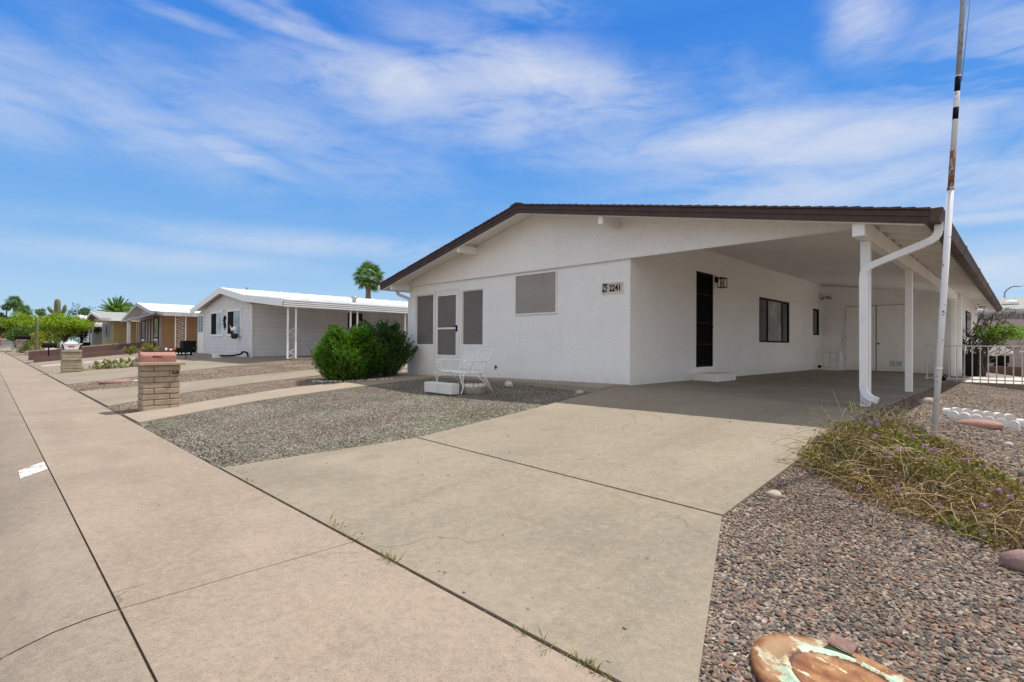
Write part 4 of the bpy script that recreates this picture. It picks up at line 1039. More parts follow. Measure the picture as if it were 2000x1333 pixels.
pe = MB(); rnd = random.Random(31)
for i in range(46):
    x = rnd.uniform(-5.0,-1.2); y = rnd.uniform(1.8,7.2)
    if i > 24: x = rnd.uniform(-5.3,-1.1); y = 1.70+abs(rnd.gauss(0,.08))
    if i > 36: x = -1.5-abs(rnd.gauss(0,.12)); y = rnd.uniform(2.6,6.5)
    r_ = rnd.uniform(.005,.012); pe.lathe((x,y,zdrive(x,y)-.002),[(.001,0),(r_,.002),(r_*.8,r_*.7),(.001,r_)],6,1.3,.9)
tag(pe.build('driveway_pebbles', M['grey_stone']), kind='stuff')
# scalloped edging ring, rocks by the flagpole
def scallop_proto(label):
    b = MB(); n = 9; wv = .056
    prof_ = [(-wv,0),(wv,0),(wv,.065)]+[(wv*math.cos(a),.07+.045*math.sin(a)) for a in [i*math.pi/n for i in range(n+1)]]+[(-wv,.065)]
    b.prism(prof_,'y',-.035,.035); o = b.build('edging_block', M['white_block'], None, (0,0,0), bevel=.003)
    return tag(o,label,'edging block','scalloped edging blocks in a ring')
fl_ = 'white scalloped concrete edging block in the front row behind the pink stone'
bl_ = 'white scalloped concrete edging block in the back row of the ring'
el_ = ('white scalloped edging block closing the left end of the ring','white scalloped edging block closing the right end of the ring')
ring = [(-.68+.113*k,8.87+.012*k,(-4,-3,2,-2,1,-8)[k],fl_) for k in range(6)]+[(-.69+.104*k,9.40+.062*k,(34,28,30,25,33,20)[k],bl_) for k in range(6)]+[(-.76,9.12,80,el_[0]),(-.06,9.30,96,el_[1])]
P0 = None
for x,y,a,lab in ring:
    if P0 is None: P0 = scallop_proto(lab); o = P0
    else: o = P0.copy(); COL.objects.link(o); o['label'] = lab
    o.location = (x,y,zt(x,y)-.01); o.rotation_euler = (R(random.uniform(-4,4)),R(random.uniform(-3,3)),R(a))
rough_stone('flat_stone','long flat pink sandstone leaning in front of the scalloped edging ring','stone',(-.42,8.58,.235),(.235,.10,.07),M['pink_stone'],14,2,3,.06)
rough_stone('garden_rock','tan rock on the gravel at the driveway edge left of the lantana','rock',(-1.33,4.12,.10),(.055,.045,.035),M['tan_stone'],20,31)
rough_stone('garden_rock','mauve rock at the right edge of the picture below the lantana','rock',(.03,3.92,.07),(.14,.085,.075),M['mauve_stone'],10,32)
rough_stone('garden_rock','grey rock on the gravel right of the lantana flowers','rock',(.06,6.25,.13),(.12,.09,.07),M['grey_stone'],10,33)
rough_stone('garden_rock','small white stone chip alone on the gravel','stone',(-.14,7.72,.19),(.045,.03,.03),M['white_stone'],10,34)
rough_stone('garden_rock','brown-grey rock in the shade between the carport posts','rock',(-1.08,10.35,.27),(.16,.10,.08),M['tan_stone'],15,35)
b = MB(); zb_ = zt(-1.15,8.1); b.tube([(-1.28,8.12,zb_+.05),(-1.28,8.12,zb_+.20)],.02,6)
# metal fence
fn = thing('metal_fence','low white metal railing with vertical bars on the back walk kerb','fence',(-1.4,17.29,.40))
b = MB(); b.bar((-1.9,17.29,1.30),(6,17.29,1.30),.04,.03); b.bar((-1.9,17.29,.47),(6,17.29,.47),.035,.03); b.build('rail', M['fence'], fn)
x = -1.85
while x < 5.9:
    b = MB(); b.box(x-.011,x+.011,17.278,17.302,.40 if x>-1.4 else .43,1.30); b.build('bar', M['fence'], fn); x += .148
b = MB(); b.lathe((-1.52,17.12,.46),[(.001,-.06),(.05,-.05),(.075,0),(.06,.06),(.001,.075)],12); b.tube([(-1.52,17.12,.5),(-1.47,17.12,.57),(-1.42,17.12,.5)],.012,6)
tag(b.build('hose_reel', M['black'], None, (-1.52,17.12,.40)), 'small black bundle on the slab edge at the foot of the railing', 'hose reel')

# bougainvillea
bv = thing('bougainvillea','bare-branched bougainvillea with one bright green clump behind the railing','shrub',(-1.15,21.9,.38)); rnd = random.Random(21)
t_ = MB(); lf = MB(); lb = MB()
B0 = Vector((-1.15,21.95,.36))
for i in range(46):
    a = rnd.uniform(-2.2,1.2); p0 = B0+Vector((rnd.uniform(-.15,.25),rnd.uniform(-.2,.2),0)); hgt = rnd.uniform(.9,2.2)
    p1 = p0+Vector((rnd.uniform(-.25,.2),rnd.uniform(-.25,.25),hgt*.5)); p2 = p1+Vector((rnd.uniform(-.35,.75),rnd.uniform(-.4,.4),hgt*.45)); p3 = p2+Vector((rnd.uniform(-.2,.45),rnd.uniform(-.2,.2),rnd.uniform(-.25,.15)))
    pth = curve([p0,p1,p2,p3],4); t_.tube(pth,[.016*(1-q/len(pth))+.003 for q in range(len(pth))],4,False)
    for q in range(26):
        p = pth[rnd.randrange(4,len(pth))]+rdir(rnd)*.06; leafquad(lb,p,rdir(rnd),rdir(rnd),.055,.018)
for c,r in (((-.55,21.9,1.75),.34),((-.9,21.9,1.75),.30),((-.25,21.9,1.72),.26),((-.7,21.9,1.55),.25)): clump_crown(lf,[(c,r)],420,.07,rnd)
t_.build('branches', M['twig'], bv); lf.build('leaves', M['vine'], bv); lb.build('dark_leaves', M['dark_green'], bv)

# things behind the right fence
bp = thing('waste_bin','dark bin standing against the side wall behind the railing','bin',(-1.22,20.1,.385))
b = MB(); b.prism([(-1.37,.385),(-1.08,.385),(-1.05,1.02),(-1.40,1.02)],'y',21.2,21.55); b.build('bin_body', M['dark'], bp); b = MB(); b.box(-1.42,-1.03,21.17,21.58,1.02,1.06); b.build('bin_lid', M['dark'], bp)
bwl = thing('block_wall','pinkish block wall topped with a row of breeze blocks','wall',(0,31,.3))
b = MB(); b.box(-9,12,31,31.2,.1,2.47); b.build('wall_body', M['pink_wall'], bwl)
b = MB(); b.box(-9,12,31.02,31.18,2.47,2.50); b.box(-9,12,31.02,31.18,2.74,2.79)
x = -9
while x < 12: b.box(x,x+.03,31.02,31.18,2.50,2.74); x += .42
b.build('breeze_blocks', M['breeze'], bwl)
b = MB(); b.box(-9,12,31.19,31.24,2.47,2.76); b.build('breeze_backing', M['breeze'], bwl)
rh = thing('rear_house','grey shingle roofed house rising behind the breeze block wall','house',(0,44,.3))
b = MB(); b.prism([(43.2,3.60),(48,4.62),(53,3.60),(53,3.45),(43.2,3.45)],'x',-14,16); b.build('roof', M['grey_shingle'], rh)
b = MB(); b.box(-13.5,15.5,44,52.5,.2,3.45); b.build('wall', M['pink_wall'], rh)
b = MB(); b.box(-14,16,43.16,43.198,3.42,3.58); b.build('fascia', M['trim_grey'], rh)
b = MB(); b.box(-1.10,-.32,45.0,45.8,4.02,4.15); b.lathe((-.71,45.4,4.15),[(.34,0),(.30,.08),(.18,.13),(.001,.15)],14); b.build('skylight', M['metal_white'], rh)
b = MB(); b.tube([(-2.0,47,4.4),(-2.0,47,5.35)],.05,6); b.tube([(-2.0,47,5.30),(-2.0,47,5.36)],.12,8); b.build('vent_pipe', M['grey_metal'], rh)
slp = thing('street_lamp','grey street lamp arching over the rear house roof','street lamp',(-1.3,62,.3))
b = MB(); b.tube(curve([(-1.35,62,.2),(-1.35,62,5.5),(-1.28,62,6.15),(-1.0,62,6.48),(-.72,62,6.58)],6),.055,8); b.build('pole', M['grey_metal'], slp)
b = MB(); b.lathe((-.52,62,6.57),[(.001,-.07),(.1,-.05),(.14,.0),(.1,.06),(.001,.07)],12,2.2,1.); b.build('lamp_head', M['grey_metal'], slp)
wc = thing('covered_cart','low object under a white rounded cover beside the pink block wall','covered cart',(-1.05,29,.5))
b = MB(); pr = [(-2.0,.95),(-1.95,1.22),(-1.6,1.42),(-1.2,1.45),(-.8,1.38),(-.45,1.20),(-.36,1.05),(-.9,.93)]
b.prism(pr,'y',28.4,29.6); b.build('cover', M['metal_white'], wc, bevel=.05)
b = MB(); b.box(-1.9,-.5,28.5,29.5,.66,.94); b.tube([(-1.6,28.6,.5),(-1.6,29.4,.5)],.22,12); b.tube([(-.75,28.6,.5),(-.75,29.4,.5)],.22,12); b.build('cart_body', M['dark'], wc)
b = MB(); b.box(-5,9,25.6,25.85,.2,.60); tag(b.build('retaining_wall', M['brown_brick'], None, (0,25.7,.3)), 'low brown retaining wall across the gravel behind the railing', 'low wall')
b = MB(); b.box(-.12,.55,23.9,24.5,.3,1.12); ub = thing('utility_box','grey-green metal utility box at the right edge behind the railing','utility box',(.2,24.2,.3)); b.build('box', M['grey_green'], ub, bevel=.02)
b = MB(); b.box(-.16,.6,23.86,24.54,1.12,1.17); b.build('lid', M['metal_white'], ub)

# ------------------------------------------------------------------ neighbour houses
def roof_prism(pts, th): return pts + [(x,z-th) for x,z in reversed(pts)]
def lattice_post(T, x, y, z0, z1, w=.42, full=True):
    b = MB()
    for s in (-1,1): b.box(x-.03,x+.03,y+s*w/2-.03,y+s*w/2+.03,z0,z1)
    n = max(2,int((z1-z0)/.42))
    n = n if not full else n+2
    for i in range(n):
        if not full and i not in (0,2): continue
        za = z0+(z1-z0)*i/n; zb_ = z0+(z1-z0)*(i+1)/n; m = (za+zb_)/2
        b.tube(curve([(x,y-w/2,za),(x,y+w*.3,za+.1),(x,y+w*.1,m),(x,y-w*.3,m+.05),(x,y+w/2,zb_)],4),  .013 if full else .011,5)
    return b.build('iron_post', M['metal_white'], T)
n1 = thing('mobile_home','white lap-sided home with ribbed white metal roof and carport beyond the shrubs','house',(-31,9,.66))
b = MB(); b.prism([(-35.2,.5),(-35.2,3.05),(-30.5,3.88),(-26.41,3.15),(-26.41,.5)],'y',9.0,26); b.build('wall', M['n1_wall'], n1)
b = MB(); b.prism([(-35.15,3.0),(-35.15,3.04),(-30.5,3.86),(-26.45,3.14),(-26.45,3.0)],'y',8.975,8.998); b.build('gable_boards', M['n1_gable'], n1)
b = MB(); b.box(-26.46,-26.38,8.97,9.03,.5,3.1); b.build('corner_trim', M['trim'], n1)
RP = [(-35.6,3.24),(-30.1,4.17),(-26.3,3.53),(-21.9,3.105)]
b = MB(); b.prism(roof_prism(RP,.06),'y',8.66,26.5)
for k in range(18):
    y = 8.8+k*.98
    for (xa,za),(xb,zb_) in zip(RP,RP[1:]): b.bar((xa,y,za+.012),(xb,y,zb_+.012),.05,.05)
b.build('roof', M['metal_roof'], n1)
b = MB()
for (xa,za),(xb,zb_) in zip(RP,RP[1:]): b.prism([(xa,za+.01),(xb,zb_+.01),(xb,zb_-.30),(xa,za-.30)],'y',8.61,8.655)
b.build('fascia', M['trim_grey'] if 0 else M['metal_white'], n1)
b = MB()
for i in range(4): b.box(-21.90,-21.76,8.67,26.4,2.80+.08*i,2.80+.08*i+.048)
b.box(-21.90,-21.86,8.68,26.39,2.78,3.10); b.build('carport_fascia', M['metal_roof'], n1)
for y in (9.1,11.95,14.9,18.8): lattice_post(n1,-22.05,y,.62,2.80,.34,False)
def face_window(T, x0,x1,z0,z1,y,frame,panes,fw=.09,name='window',sill=False):
    f = MB(); f.box(x0,x0+fw,y-.04,y-.002,z0,z1); f.box(x1-fw,x1,y-.04,y-.002,z0,z1); f.box(x0+fw,x1-fw,y-.04,y-.002,z0,z0+fw); f.box(x0+fw,x1-fw,y-.04,y-.002,z1-fw,z1)
    m = (x0+x1)/2; f.box(m-.02,m+.02,y-.03,y-.002,z0+fw,z1-fw)
    o = f.build(name, frame, T)
    for (a,c),mt in zip(((x0+fw,m-.02),(m+.02,x1-fw)),panes):
        p = MB(); p.box(a,c,y-.02,y-.003,z0+fw,z1-fw); p.build('pane', mt, o)
    return o
face_window(n1,-32.85,-30.72,1.62,3.02,8.998,M['trim'],(M['dark'],M['glass_green']),.12)
face_window(n1,-30.02,-27.85,1.62,3.02,8.998,M['trim'],(M['dark'],M['glass_pale']),.12)
d = MB(); d.box(-35.3,-34.1,8.95,8.997,.66,2.95); dd = d.build('front_door', M['trim'], n1)
d = MB(); d.box(-35.2,-34.75,8.94,8.949,1.9,2.85); d.box(-34.65,-34.22,8.94,8.949,1.9,2.85); d.build('pane', M['glass'], dd)
o_ = MB(); o_.tube(curve([(-30.3,8.96,2.72),(-30.42,8.96,2.5),(-30.28,8.96,2.3),(-30.40,8.96,2.1),(-30.3,8.96,1.95)],5),[.02]+[.05]*12+[.03]*4+[.015]*4,6)
for z,s in ((2.55,1),(2.25,-1),(2.42,-1),(2.12,1)): o_.tube([(-30.36,8.96,z),(-30.36+.2*s,8.96,z+.06),(-30.36+.24*s,8.96,z-.04)],.02,5)
o_.build('lizard_ornament', M['black'], n1)
pt = thing('hanging_planter','dark hanging pot with a white bird figure under the neighbour window','planter',(-28.2,8.8,1.5))
b = MB(); b.lathe((-28.1,8.75,1.48),[(.10,0),(.16,.08),(.17,.26)],12); b.build('pot', M['trim_brown'], pt)
b = MB(); b.lathe((-28.15,8.75,1.95),[(.001,-.12),(.14,-.05),(.16,.05),(.06,.13),(.001,.15)],10,1.5,.7); b.add([(-28.3,8.72,1.95),(-28.75,8.72,2.2),(-28.5,8.72,1.85)],[(0,1,2)]); b.add([(-28.0,8.72,1.95),(-27.75,8.72,2.15),(-27.9,8.72,1.8)],[(0,1,2)]); b.build('bird_figure', M['metal_white'], pt)
b = MB(); b.box(-29.0,-28.5,8.0,8.3,zt(-29,8.1),zt(-29,8.1)+.2); tag(b.build('splash_block', M['metal_white'], None, (-28.75,8.15,.5)), 'white block on the ground below the neighbour windows', 'splash block')
b = MB(); zz_ = zt(-27.5,8.5)+.1
b.tube(curve([(-28.4,8.2,zz_),(-27.6,8.5,zz_+.02),(-27.0,8.7,zz_+.1),(-26.8,8.7,zz_+.2),(-26.5,8.8,zz_+.18),(-26.3,8.8,zz_)],6),.045,6)
tag(b.build('garden_hose', M['black'], None, (-27.5,8.5,zz_)), 'black hose looped at the front corner of the neighbour home', 'hose')
b = MB(); b.lathe((-24.9,13.5,3.42),[(.10,-.1),(.10,.18),(.16,.2),(.16,.28),(.02,.34)],10); b.lathe((-29.9,9.9,4.02),[(.06,-.1),(.06,.2),(.1,.22),(.02,.3)],8); b.build('roof_vent', M['grey_metal'], n1)
d = MB(); d.box(-26.405,-26.36,13.95,14.8,2.0,2.95); d.build('side_window', M['trim_brown'], n1)

n2 = thing('tan_house','tan board-sided house with grey awning, dark trim and white roof','house',(-50,9,1.0))
b = MB(); b.prism([(-52.8,.8),(-52.8,3.55),(-50.1,4.1),(-44.7,3.3),(-44.7,.8)],'y',9,24); b.build('wall', M['n2_wall'], n2)
b = MB(); b.box(-44.698,-44.66,9.06,24,.8,3.4); b.build('side_boards', M['n2_side'], n2)
b = MB(); b.box(-45.0,-44.64,8.96,9.05,.8,3.35); b.build('corner_trim', M['n2_wall'], n2)
RP = [(-56.5,3.25),(-50.1,4.42),(-45.4,3.62),(-41.5,3.36)]
b = MB(); b.prism(roof_prism(RP,.06),'y',8.45,24.5); b.build('roof', M['metal_roof'], n2)
b = MB()
for (xa,za),(xb,zb_) in zip(RP,RP[1:]): b.prism([(xa,za-.0),(xb,zb_-.0),(xb,zb_-.24),(xa,za-.24)],'y',8.40,8.445)
b.box(-41.5,-41.45,8.45,24.4,3.1,3.37); b.build('fascia', M['trim_grey'], n2)
b = MB(); b.prism([(-54,3.35),(-50.1,4.08),(-46,3.42)],'y',8.97,8.998); b.build('gable_panel', M['trim_grey'], n2)
aw = [(-48.6,7.5,2.95),(-42.2,8.1,3.30),(-45.6,8.95,3.58),(-53.5,8.95,3.55)]
b = MB(); b.add(aw,[(0,1,2,3)]); b.add([aw[0],aw[1],(aw[1][0],aw[1][1],3.2),(aw[0][0],aw[0][1],2.83)],[(3,2,1,0)]); b.build('awning', M['awning'], n2)
b = MB(); b.box(-48.4,-48.2,7.55,7.75,.6,2.93); b.build('porch_post', M['trim'], n2)
for x in (-52.6,-51.7): b = MB(); b.box(x-.1,x+.1,8.85,8.99,.8,2.9); b.build('porch_post', M['n2_wall'], n2)
face_window(n2,-51.25,-50.0,1.55,3.05,8.998,M['trim_brown'],(M['glass_pale'],M['glass_green']),.1)
face_window(n2,-46.9,-45.5,1.55,3.2,8.998,M['trim_brown'],(M['glass_pale'],M['glass_green']),.1)
b = MB()
for x in (-51.35,-49.95,-49.0,-48.0,-47.0,-45.4): b.box(x-.05,x+.05,8.955,8.997,.85,3.1)
b.build('trim_board', M['trim_brown'], n2)
b = MB()
for x0,x1 in ((-51.2,-50.1),(-46.85,-45.55)): b.box(x0,x1,8.95,8.996,1.42,1.55)
b.build('window_sill', M['trim'], n2)
lattice_post(n2,-42.0,9.6,.8,3.2,.62)
b = MB(); b.box(-44.66,-44.63,16,18,.9,3.0); b.build('side_window', M['trim_brown'], n2)
# planters and pots in front of it
def boxthing(name,lab,cat,a,mat): 
    b = MB(); b.box(*a); return tag(b.build(name, mat, None, ((a[0]+a[1])/2,(a[2]+a[3])/2,a[4]), bevel=.02), lab, cat)
boxthing('planter_box','black square planter against the tan house carport post','planter',(-36.9,-36.1,8.4,9.1,.5,1.4),M['black'])
boxthing('planter_box','low black planter beside the lattice post of the tan house','planter',(-38.2,-37.3,8.2,8.7,.5,.95),M['black'])
b = MB(); b.lathe((-36.9,8.0,.5),[(.14,0),(.22,.15),(.26,.35),(.27,.42)],14); tag(b.build('flower_pot', M['terracotta'], None, (-36.9,8.0,.5)),'terracotta pot beside the black planters','flower pot')
boxthing('ramp_cover','dark slanted cover lying on the tan house driveway edge','cover',(-47.4,-46.0,8.3,8.9,.75,1.25),M['trim_brown'])
boxthing('door_mat','dark low box on the porch of the tan house','box',(-54.8,-52.8,7.5,8.1,.7,1.1),M['trim_brown'])
sgn = thing('yard_sign','low dark yard sign with illegible white lettering behind the nearest mailbox','sign',(-30.5,6.4,.4))
b = MB(); b.box(-30.5,-30.46,5.4,7.5,.62,.86); b.box(-30.49,-30.47,5.7,5.74,.2,.62); b.box(-30.49,-30.47,7.2,7.24,.2,.62); b.build('board', M['black'], sgn)
b = MB(); rnd = random.Random(15); y = 5.65
while y < 7.3:
    wv = rnd.uniform(.04,.1); b.box(-30.459,-30.453,y,y+wv,.69,.69+rnd.uniform(.05,.10)); y += wv+rnd.uniform(.02,.07)
b.tube([(-30.48,6.35,.86),(-30.48,6.35,1.0)],.05,6); b.tube([(-30.48,6.55,.86),(-30.48,6.55,.95)],.05,6); b.build('lettering', M['metal_white'], sgn)
for i,(x,y,r,lab) in enumerate(((-36.2,9.3,.36,'pale green shrub by the corner of the white mobile home'),(-39.4,7.2,.42,'yellowish shrub in front of the tan house carport'),(-40.3,6.5,.32,'small yellowish shrub beside the tan house driveway wall'))):
    rnd = random.Random(70+i); z = zt(x,y); T = thing('small_shrub',lab,'shrub',(x,y,z)); b = MB(); clump_crown(b,[((x+rnd.gauss(0,r*.5),y+rnd.gauss(0,r*.5),z+r*rnd.uniform(.5,1.3)),r*.5) for _ in range(9)],60,.11,rnd); b.build('leaves', M['weed'] if i else M['vine'], T)
    b = MB()
    for k in range(6): b.tube([(x,y,z-.05),(x+rnd.gauss(0,r*.4),y+rnd.gauss(0,r*.4),z+r)],.012,4)
    b.build('stems', M['twig'], T)

n3 = thing('yellow_house','yellow lap-sided house with grey shingle roof and slatted front window','house',(-70,9,1.0))
b = MB(); b.prism([(-71.5,.8),(-71.5,3.5),(-71,3.6),(-64.5,3.5),(-64.5,.8)],'y',9.0,24); b.box(-64.498,-64.46,9.05,24,.8,3.55); b.build('wall', M['n3_wall'], n3)
b = MB(); b.box(-71.5,-64.5,8.96,8.998,.8,3.5); b.build('front_panel', M['n3_front'], n3)
RP = [(-79.5,3.72),(-74.0,4.72),(-66.5,3.78),(-61.0,3.55)]
b = MB(); b.prism([(-79,3.60),(-74,4.55),(-67,3.7),(-64.6,3.58),(-64.6,3.5),(-79,3.5)],'y',8.9,8.955); b.build('gable_panel', M['n3_front'], n3)
b = MB(); b.prism(roof_prism(RP,.08),'y',8.3,24.5); b.build('roof', M['grey_shingle'], n3)
b = MB()
for (xa,za),(xb,zb_) in zip(RP,RP[1:]): b.prism([(xa,za),(xb,zb_),(xb,zb_-.28),(xa,za-.28)],'y',8.24,8.295)
b.box(-61.05,-60.95,8.3,24,3.3,3.56); b.build('fascia', M['metal_white'], n3)
o = face_window(n3,-70.9,-65.8,1.6,3.35,8.955,M['trim_grey'],(M['awning'],M['awning']),.15)
b = MB(); b.prism([(-68.9,2.5),(-68.4,3.1),(-67.9,2.5),(-68.4,1.9)],'y',8.92,8.93); b.build('diamond_ornament', M['trim_brown'], o)
for x in (-78.5,-76): b = MB(); b.box(x-.07,x+.07,8.6,8.75,.8,3.5); b.build('porch_post', M['trim_grey'], n3)
b = MB(); b.box(-82,-73,11,11.2,.8,3.0); b.build('porch_wall', M['metal_white'], n3)
n4 = thing('white_roof_house','white house with ribbed white roof half hidden by the palo verde','house',(-90,9.5,.8))
b = MB(); b.box(-96,-84,9.5,24,.6,3.4); b.build('wall', M['n1_wall'], n4)
RP = [(-98,3.5),(-90,4.9),(-81,3.6)]; b = MB(); b.prism(roof_prism(RP,.1),'y',8.6,24.5)
for k in range(12): b.bar((-90,8.9+k,4.95),(-81,8.9+k,3.65),.1,.1)
b.build('roof', M['metal_roof'], n4)
b = MB(); b.box(-81,-80.9,8.6,24,3.2,3.6); b.build('fascia', M['metal_white'], n4)
for x in (-81.2,-88): b = MB(); b.box(x-.1,x+.1,8.8,9.0,.7,3.3); b.build('porch_post', M['trim'], n4)
n5 = thing('brown_house','low brown house with tiled roof at the far end of the street','house',(-205,5,.3))
b = MB(); b.box(-212,-200,-6,8.2,.0,3.4); b.build('wall', M['n2_side'], n5)
b = MB(); b.prism([(-7,3.3),(1,5.2),(9,3.3),(9,3.1),(-7,3.1)],'x',-214,-198.5); b.build('roof', M['terracotta'], n5)
for y in (1.2,3.4): b = MB(); b.box(-199.99,-199.9,y,y+1.5,1.6,2.9); b.build('window', M['dark'], n5)
gc = thing('garden_cart','dark garden furniture on the gravel in front of the yellow house','garden furniture',(-73,7.4,.7))
b = MB(); b.box(-74.3,-70.5,7.2,7.9,.85,1.25); b.tube([(-74,7.5,1.2),(-74,7.5,2.0)],.1,6); b.box(-74.9,-72.8,7.1,7.9,1.95,2.1); b.build('table', M['black'], gc)
b = MB(); b.box(-74,-73.8,7.3,7.5,.6,.9); b.box(-71,-70.8,7.3,7.5,.6,.9); b.build('leg', M['black'], gc)

# ------------------------------------------------------------------ trees, palms and cacti down the street
broad_tree('palo_verde_tree','bright green palo verde tree with wide crown in front of the white-roofed house','tree',(-66.3,5.44,.40),3.55,2.25,M['palo'],1,.17,74,130,.26)
broad_tree('shade_tree','rounded bright green tree left of the small saguaro down the street','tree',(-93,3.55,.2),4.75,2.6,M['palo'],2,.2,60,110,.34)
broad_tree('hedge_tree','dark green bushy tree under the rounded bright tree','tree',(-89,3.7,.2),2.9,2.0,M['green'],12,.2,50,110,.05)
broad_tree('street_tree','dark leafy tree at the far left end of the street','tree',(-150,1.9,.05),7.2,3.6,M['dark_green'],4,.4,40,90,.35)
broad_tree('yard_tree','small dark tree between the palo verde and the yellow house','tree',(-82,8.3,.7),3.2,1.6,M['dark_green'],6,.2,40,80,.2)
broad_tree('bare_tree','thin twiggy tree showing above the palo verde crown','tree',(-85.5,8.6,.8),5.3,1.9,M['dark_green'],9,.18,24,24,.5)
for i,(x,y,h,r,lab) in enumerate(((-170,9,5.6,7,'dark green tree mass behind the far palms, left one'),(-165,14,5.4,8,'dark green tree behind the saguaro arms, right one'))):
    broad_tree('background_tree',lab,'tree',(x,y,.8),h,r,M['green'],30+i,.5,60,80,.1)
rnd = random.Random(41); x,y = -77.8,4.3; z = zt(x,y)
T = thing('yellow_bush','yellow flowering bush at the foot of the small saguaro','bush',(x,y,z)); b = MB(); clump_crown(b,[((x+rnd.gauss(0,.5),y+rnd.gauss(0,.5),z+rnd.uniform(.4,2.1)),.42) for _ in range(22)],90,.15,rnd); b.build('leaves', M['yellow_leaf'], T)
b = MB()
for k in range(8): b.tube([(x,y,z-.1),(x+rnd.gauss(0,.4),y+rnd.gauss(0,.4),z+1.3)],.02,4)
b.build('stems', M['twig'], T)
T = thing('cactus_cluster','cluster of slender pale upright cacti in front of the yellow bush','cactus',(-72,4.3,.25)); 
for k in range(7):
    xx = -72+rnd.uniform(-.5,1.8); yy = 4.3+rnd.uniform(-.1,.6); hh = rnd.uniform(.9,2.0); b = MB(); b.tube([(xx,yy,.1),(xx,yy,.25+hh*.9),(xx,yy,.25+hh)],[.08,.08,.03],8); b.build('stem', M['prickly'], T)
def ribbed(mb, path, rad, ribs=14):
    mb.tube(path, rad, ribs*2, True, lambda a,i: 1+.07*math.cos(a*ribs))
def saguaro(label, base, h, r, arms=()):
    base = Vector(base); T = thing('saguaro_cactus',label,'cactus',base)
    b = MB(); ribbed(b,[base+UP*(t*h) for t in (-.02,.1,.4,.7,.9,.96,.99,1.0)],[r*.8,r*.85,r,r*1.02,r*.95,r*.8,r*.5,r*.12]); b.build('stem', M['saguaro'], T)
    for d,z0,out,rise in arms:
        d = Vector((*d,0)).normalized(); p = base+UP*z0
        pth = curve([p,p+d*out*.6+UP*.05,p+d*out+UP*.35,p+d*(out*1.25)+UP*rise],5); n = len(pth)
        b = MB(); ribbed(b,pth,[r*.6*(1 if i<n-3 else (.85,.6,.2)[i-(n-3)]) for i in range(n)],10); b.build('arm', M['saguaro'], T)
    return T
saguaro('tall saguaro cactus with two short raised arms behind the palo verde',(-76,5.6,.42),5.62,.29,(((-.70,-.70),4.05,.8,.72),((.70,.70),3.95,.7,1.05)))
saguaro('smaller armless saguaro cactus between the two bright green trees',(-62.0,3.20,.15),3.35,.13)
rough_stone('barrel_cactus','round golden barrel cactus beside the street cacti','cactus',(-77,3.9,.22),(.5,.5,.5),M['straw'],0,44,3,.08)
T = thing('small_shrub','small green shrub right of the tan block pillar','shrub',(-73.5,2.85,.1)); b = MB(); clump_crown(b,[((-73.5+rnd.gauss(0,.2),2.95+rnd.gauss(0,.2),.3+.15*k),.26) for k in range(6)],70,.13,rnd); b.build('leaves', M['green'], T)
b = MB(); b.tube([(-73.5,2.9,0),(-73.5,2.95,1.0)],.04,5); b.build('stem', M['twig'], T)
boxthing('garden_block','white painted block on the gravel behind the tan pillar','block',(-56.6,-55.7,3.4,4.1,.2,.75),M['white_block'])
boxthing('garden_block','white painted block left of the boat-shaped mailbox','block',(-47.5,-46.8,3.9,4.4,.3,1.05),M['white_block'])
boxthing('garden_border','long white kerb crossing the gravel behind the brick planter','border',(-57.8,-57.5,3.1,6.2,.15,.5),M['trim'])

def fan_frond(mb, c, d, L_, rnd, nblade=14, spread=1.35):
    d = d.normalized(); s = d.cross((UP+rdir(rnd)*.75).normalized())
    if s.length < .05: s = Vector((1,0,0))
    s.normalize(); n = s.cross(d).normalized(); tip = c+d*L_*.5
    mb.add([c-s*.02*L_,c+s*.02*L_,tip+s*.012*L_,tip-s*.012*L_],[(0,1,2,3)])
    for k in range(nblade):
        a = (k/(nblade-1)-.5)*2*spread
        bd = (d*math.cos(a)+s*math.sin(a)-UP*.18*abs(a)+n*rnd.uniform(-.08,.08)).normalized()
        m = tip+bd*L_*.34; e = m+(bd-UP*.6).normalized()*L_*.24; w_ = s*math.cos(a)*.032*L_-d*math.sin(a)*.032*L_
        mb.add([tip,m+w_,e,m-w_],[(0,1,2,3)])
def fan_palm(label, top, r, ground, seed, n=44, trunk=.16, group=None):
    rnd = random.Random(seed); top = Vector(top); T = thing('fan_palm',label,'palm tree',(top.x,top.y,ground),group)
    b = MB(); b.tube(curve([(top.x+.1,top.y,ground-.2),(top.x-.05,top.y,(ground+top.z)/2),(top.x,top.y,top.z)],8),[trunk*(1.15-.02*i)+.02*(i%2) for i in range(17)],9); b.build('trunk', M['bark'], T)
    b = MB()
    for i in range(n):
        a = i*2.399; el = math.asin(max(-1,min(1,1-1.85*(i+.5)/n)))
        d = Vector((math.cos(a)*math.cos(el),math.sin(a)*math.cos(el),math.sin(el)))+rdir(rnd)*.15
        fan_frond(b,top+d*.05*r,d,r*rnd.uniform(.78,1.18),rnd)
    for i in range(170):
        d = rdir(rnd); leafquad(b,top+Vector((d.x,d.y,d.z*.8-.1))*r*.45*rnd.random(),(d-UP*.25).normalized(),rdir(rnd),r*.45,r*.028)
    b.build('crown', M['palm'], T); return T
fan_palm('fan palm with reddish trunk rising behind the white neighbour home roof',(-52.2,30,8.75),1.75,.8,1,50,.30)
gp_ = 'distant fan palms above the street trees'
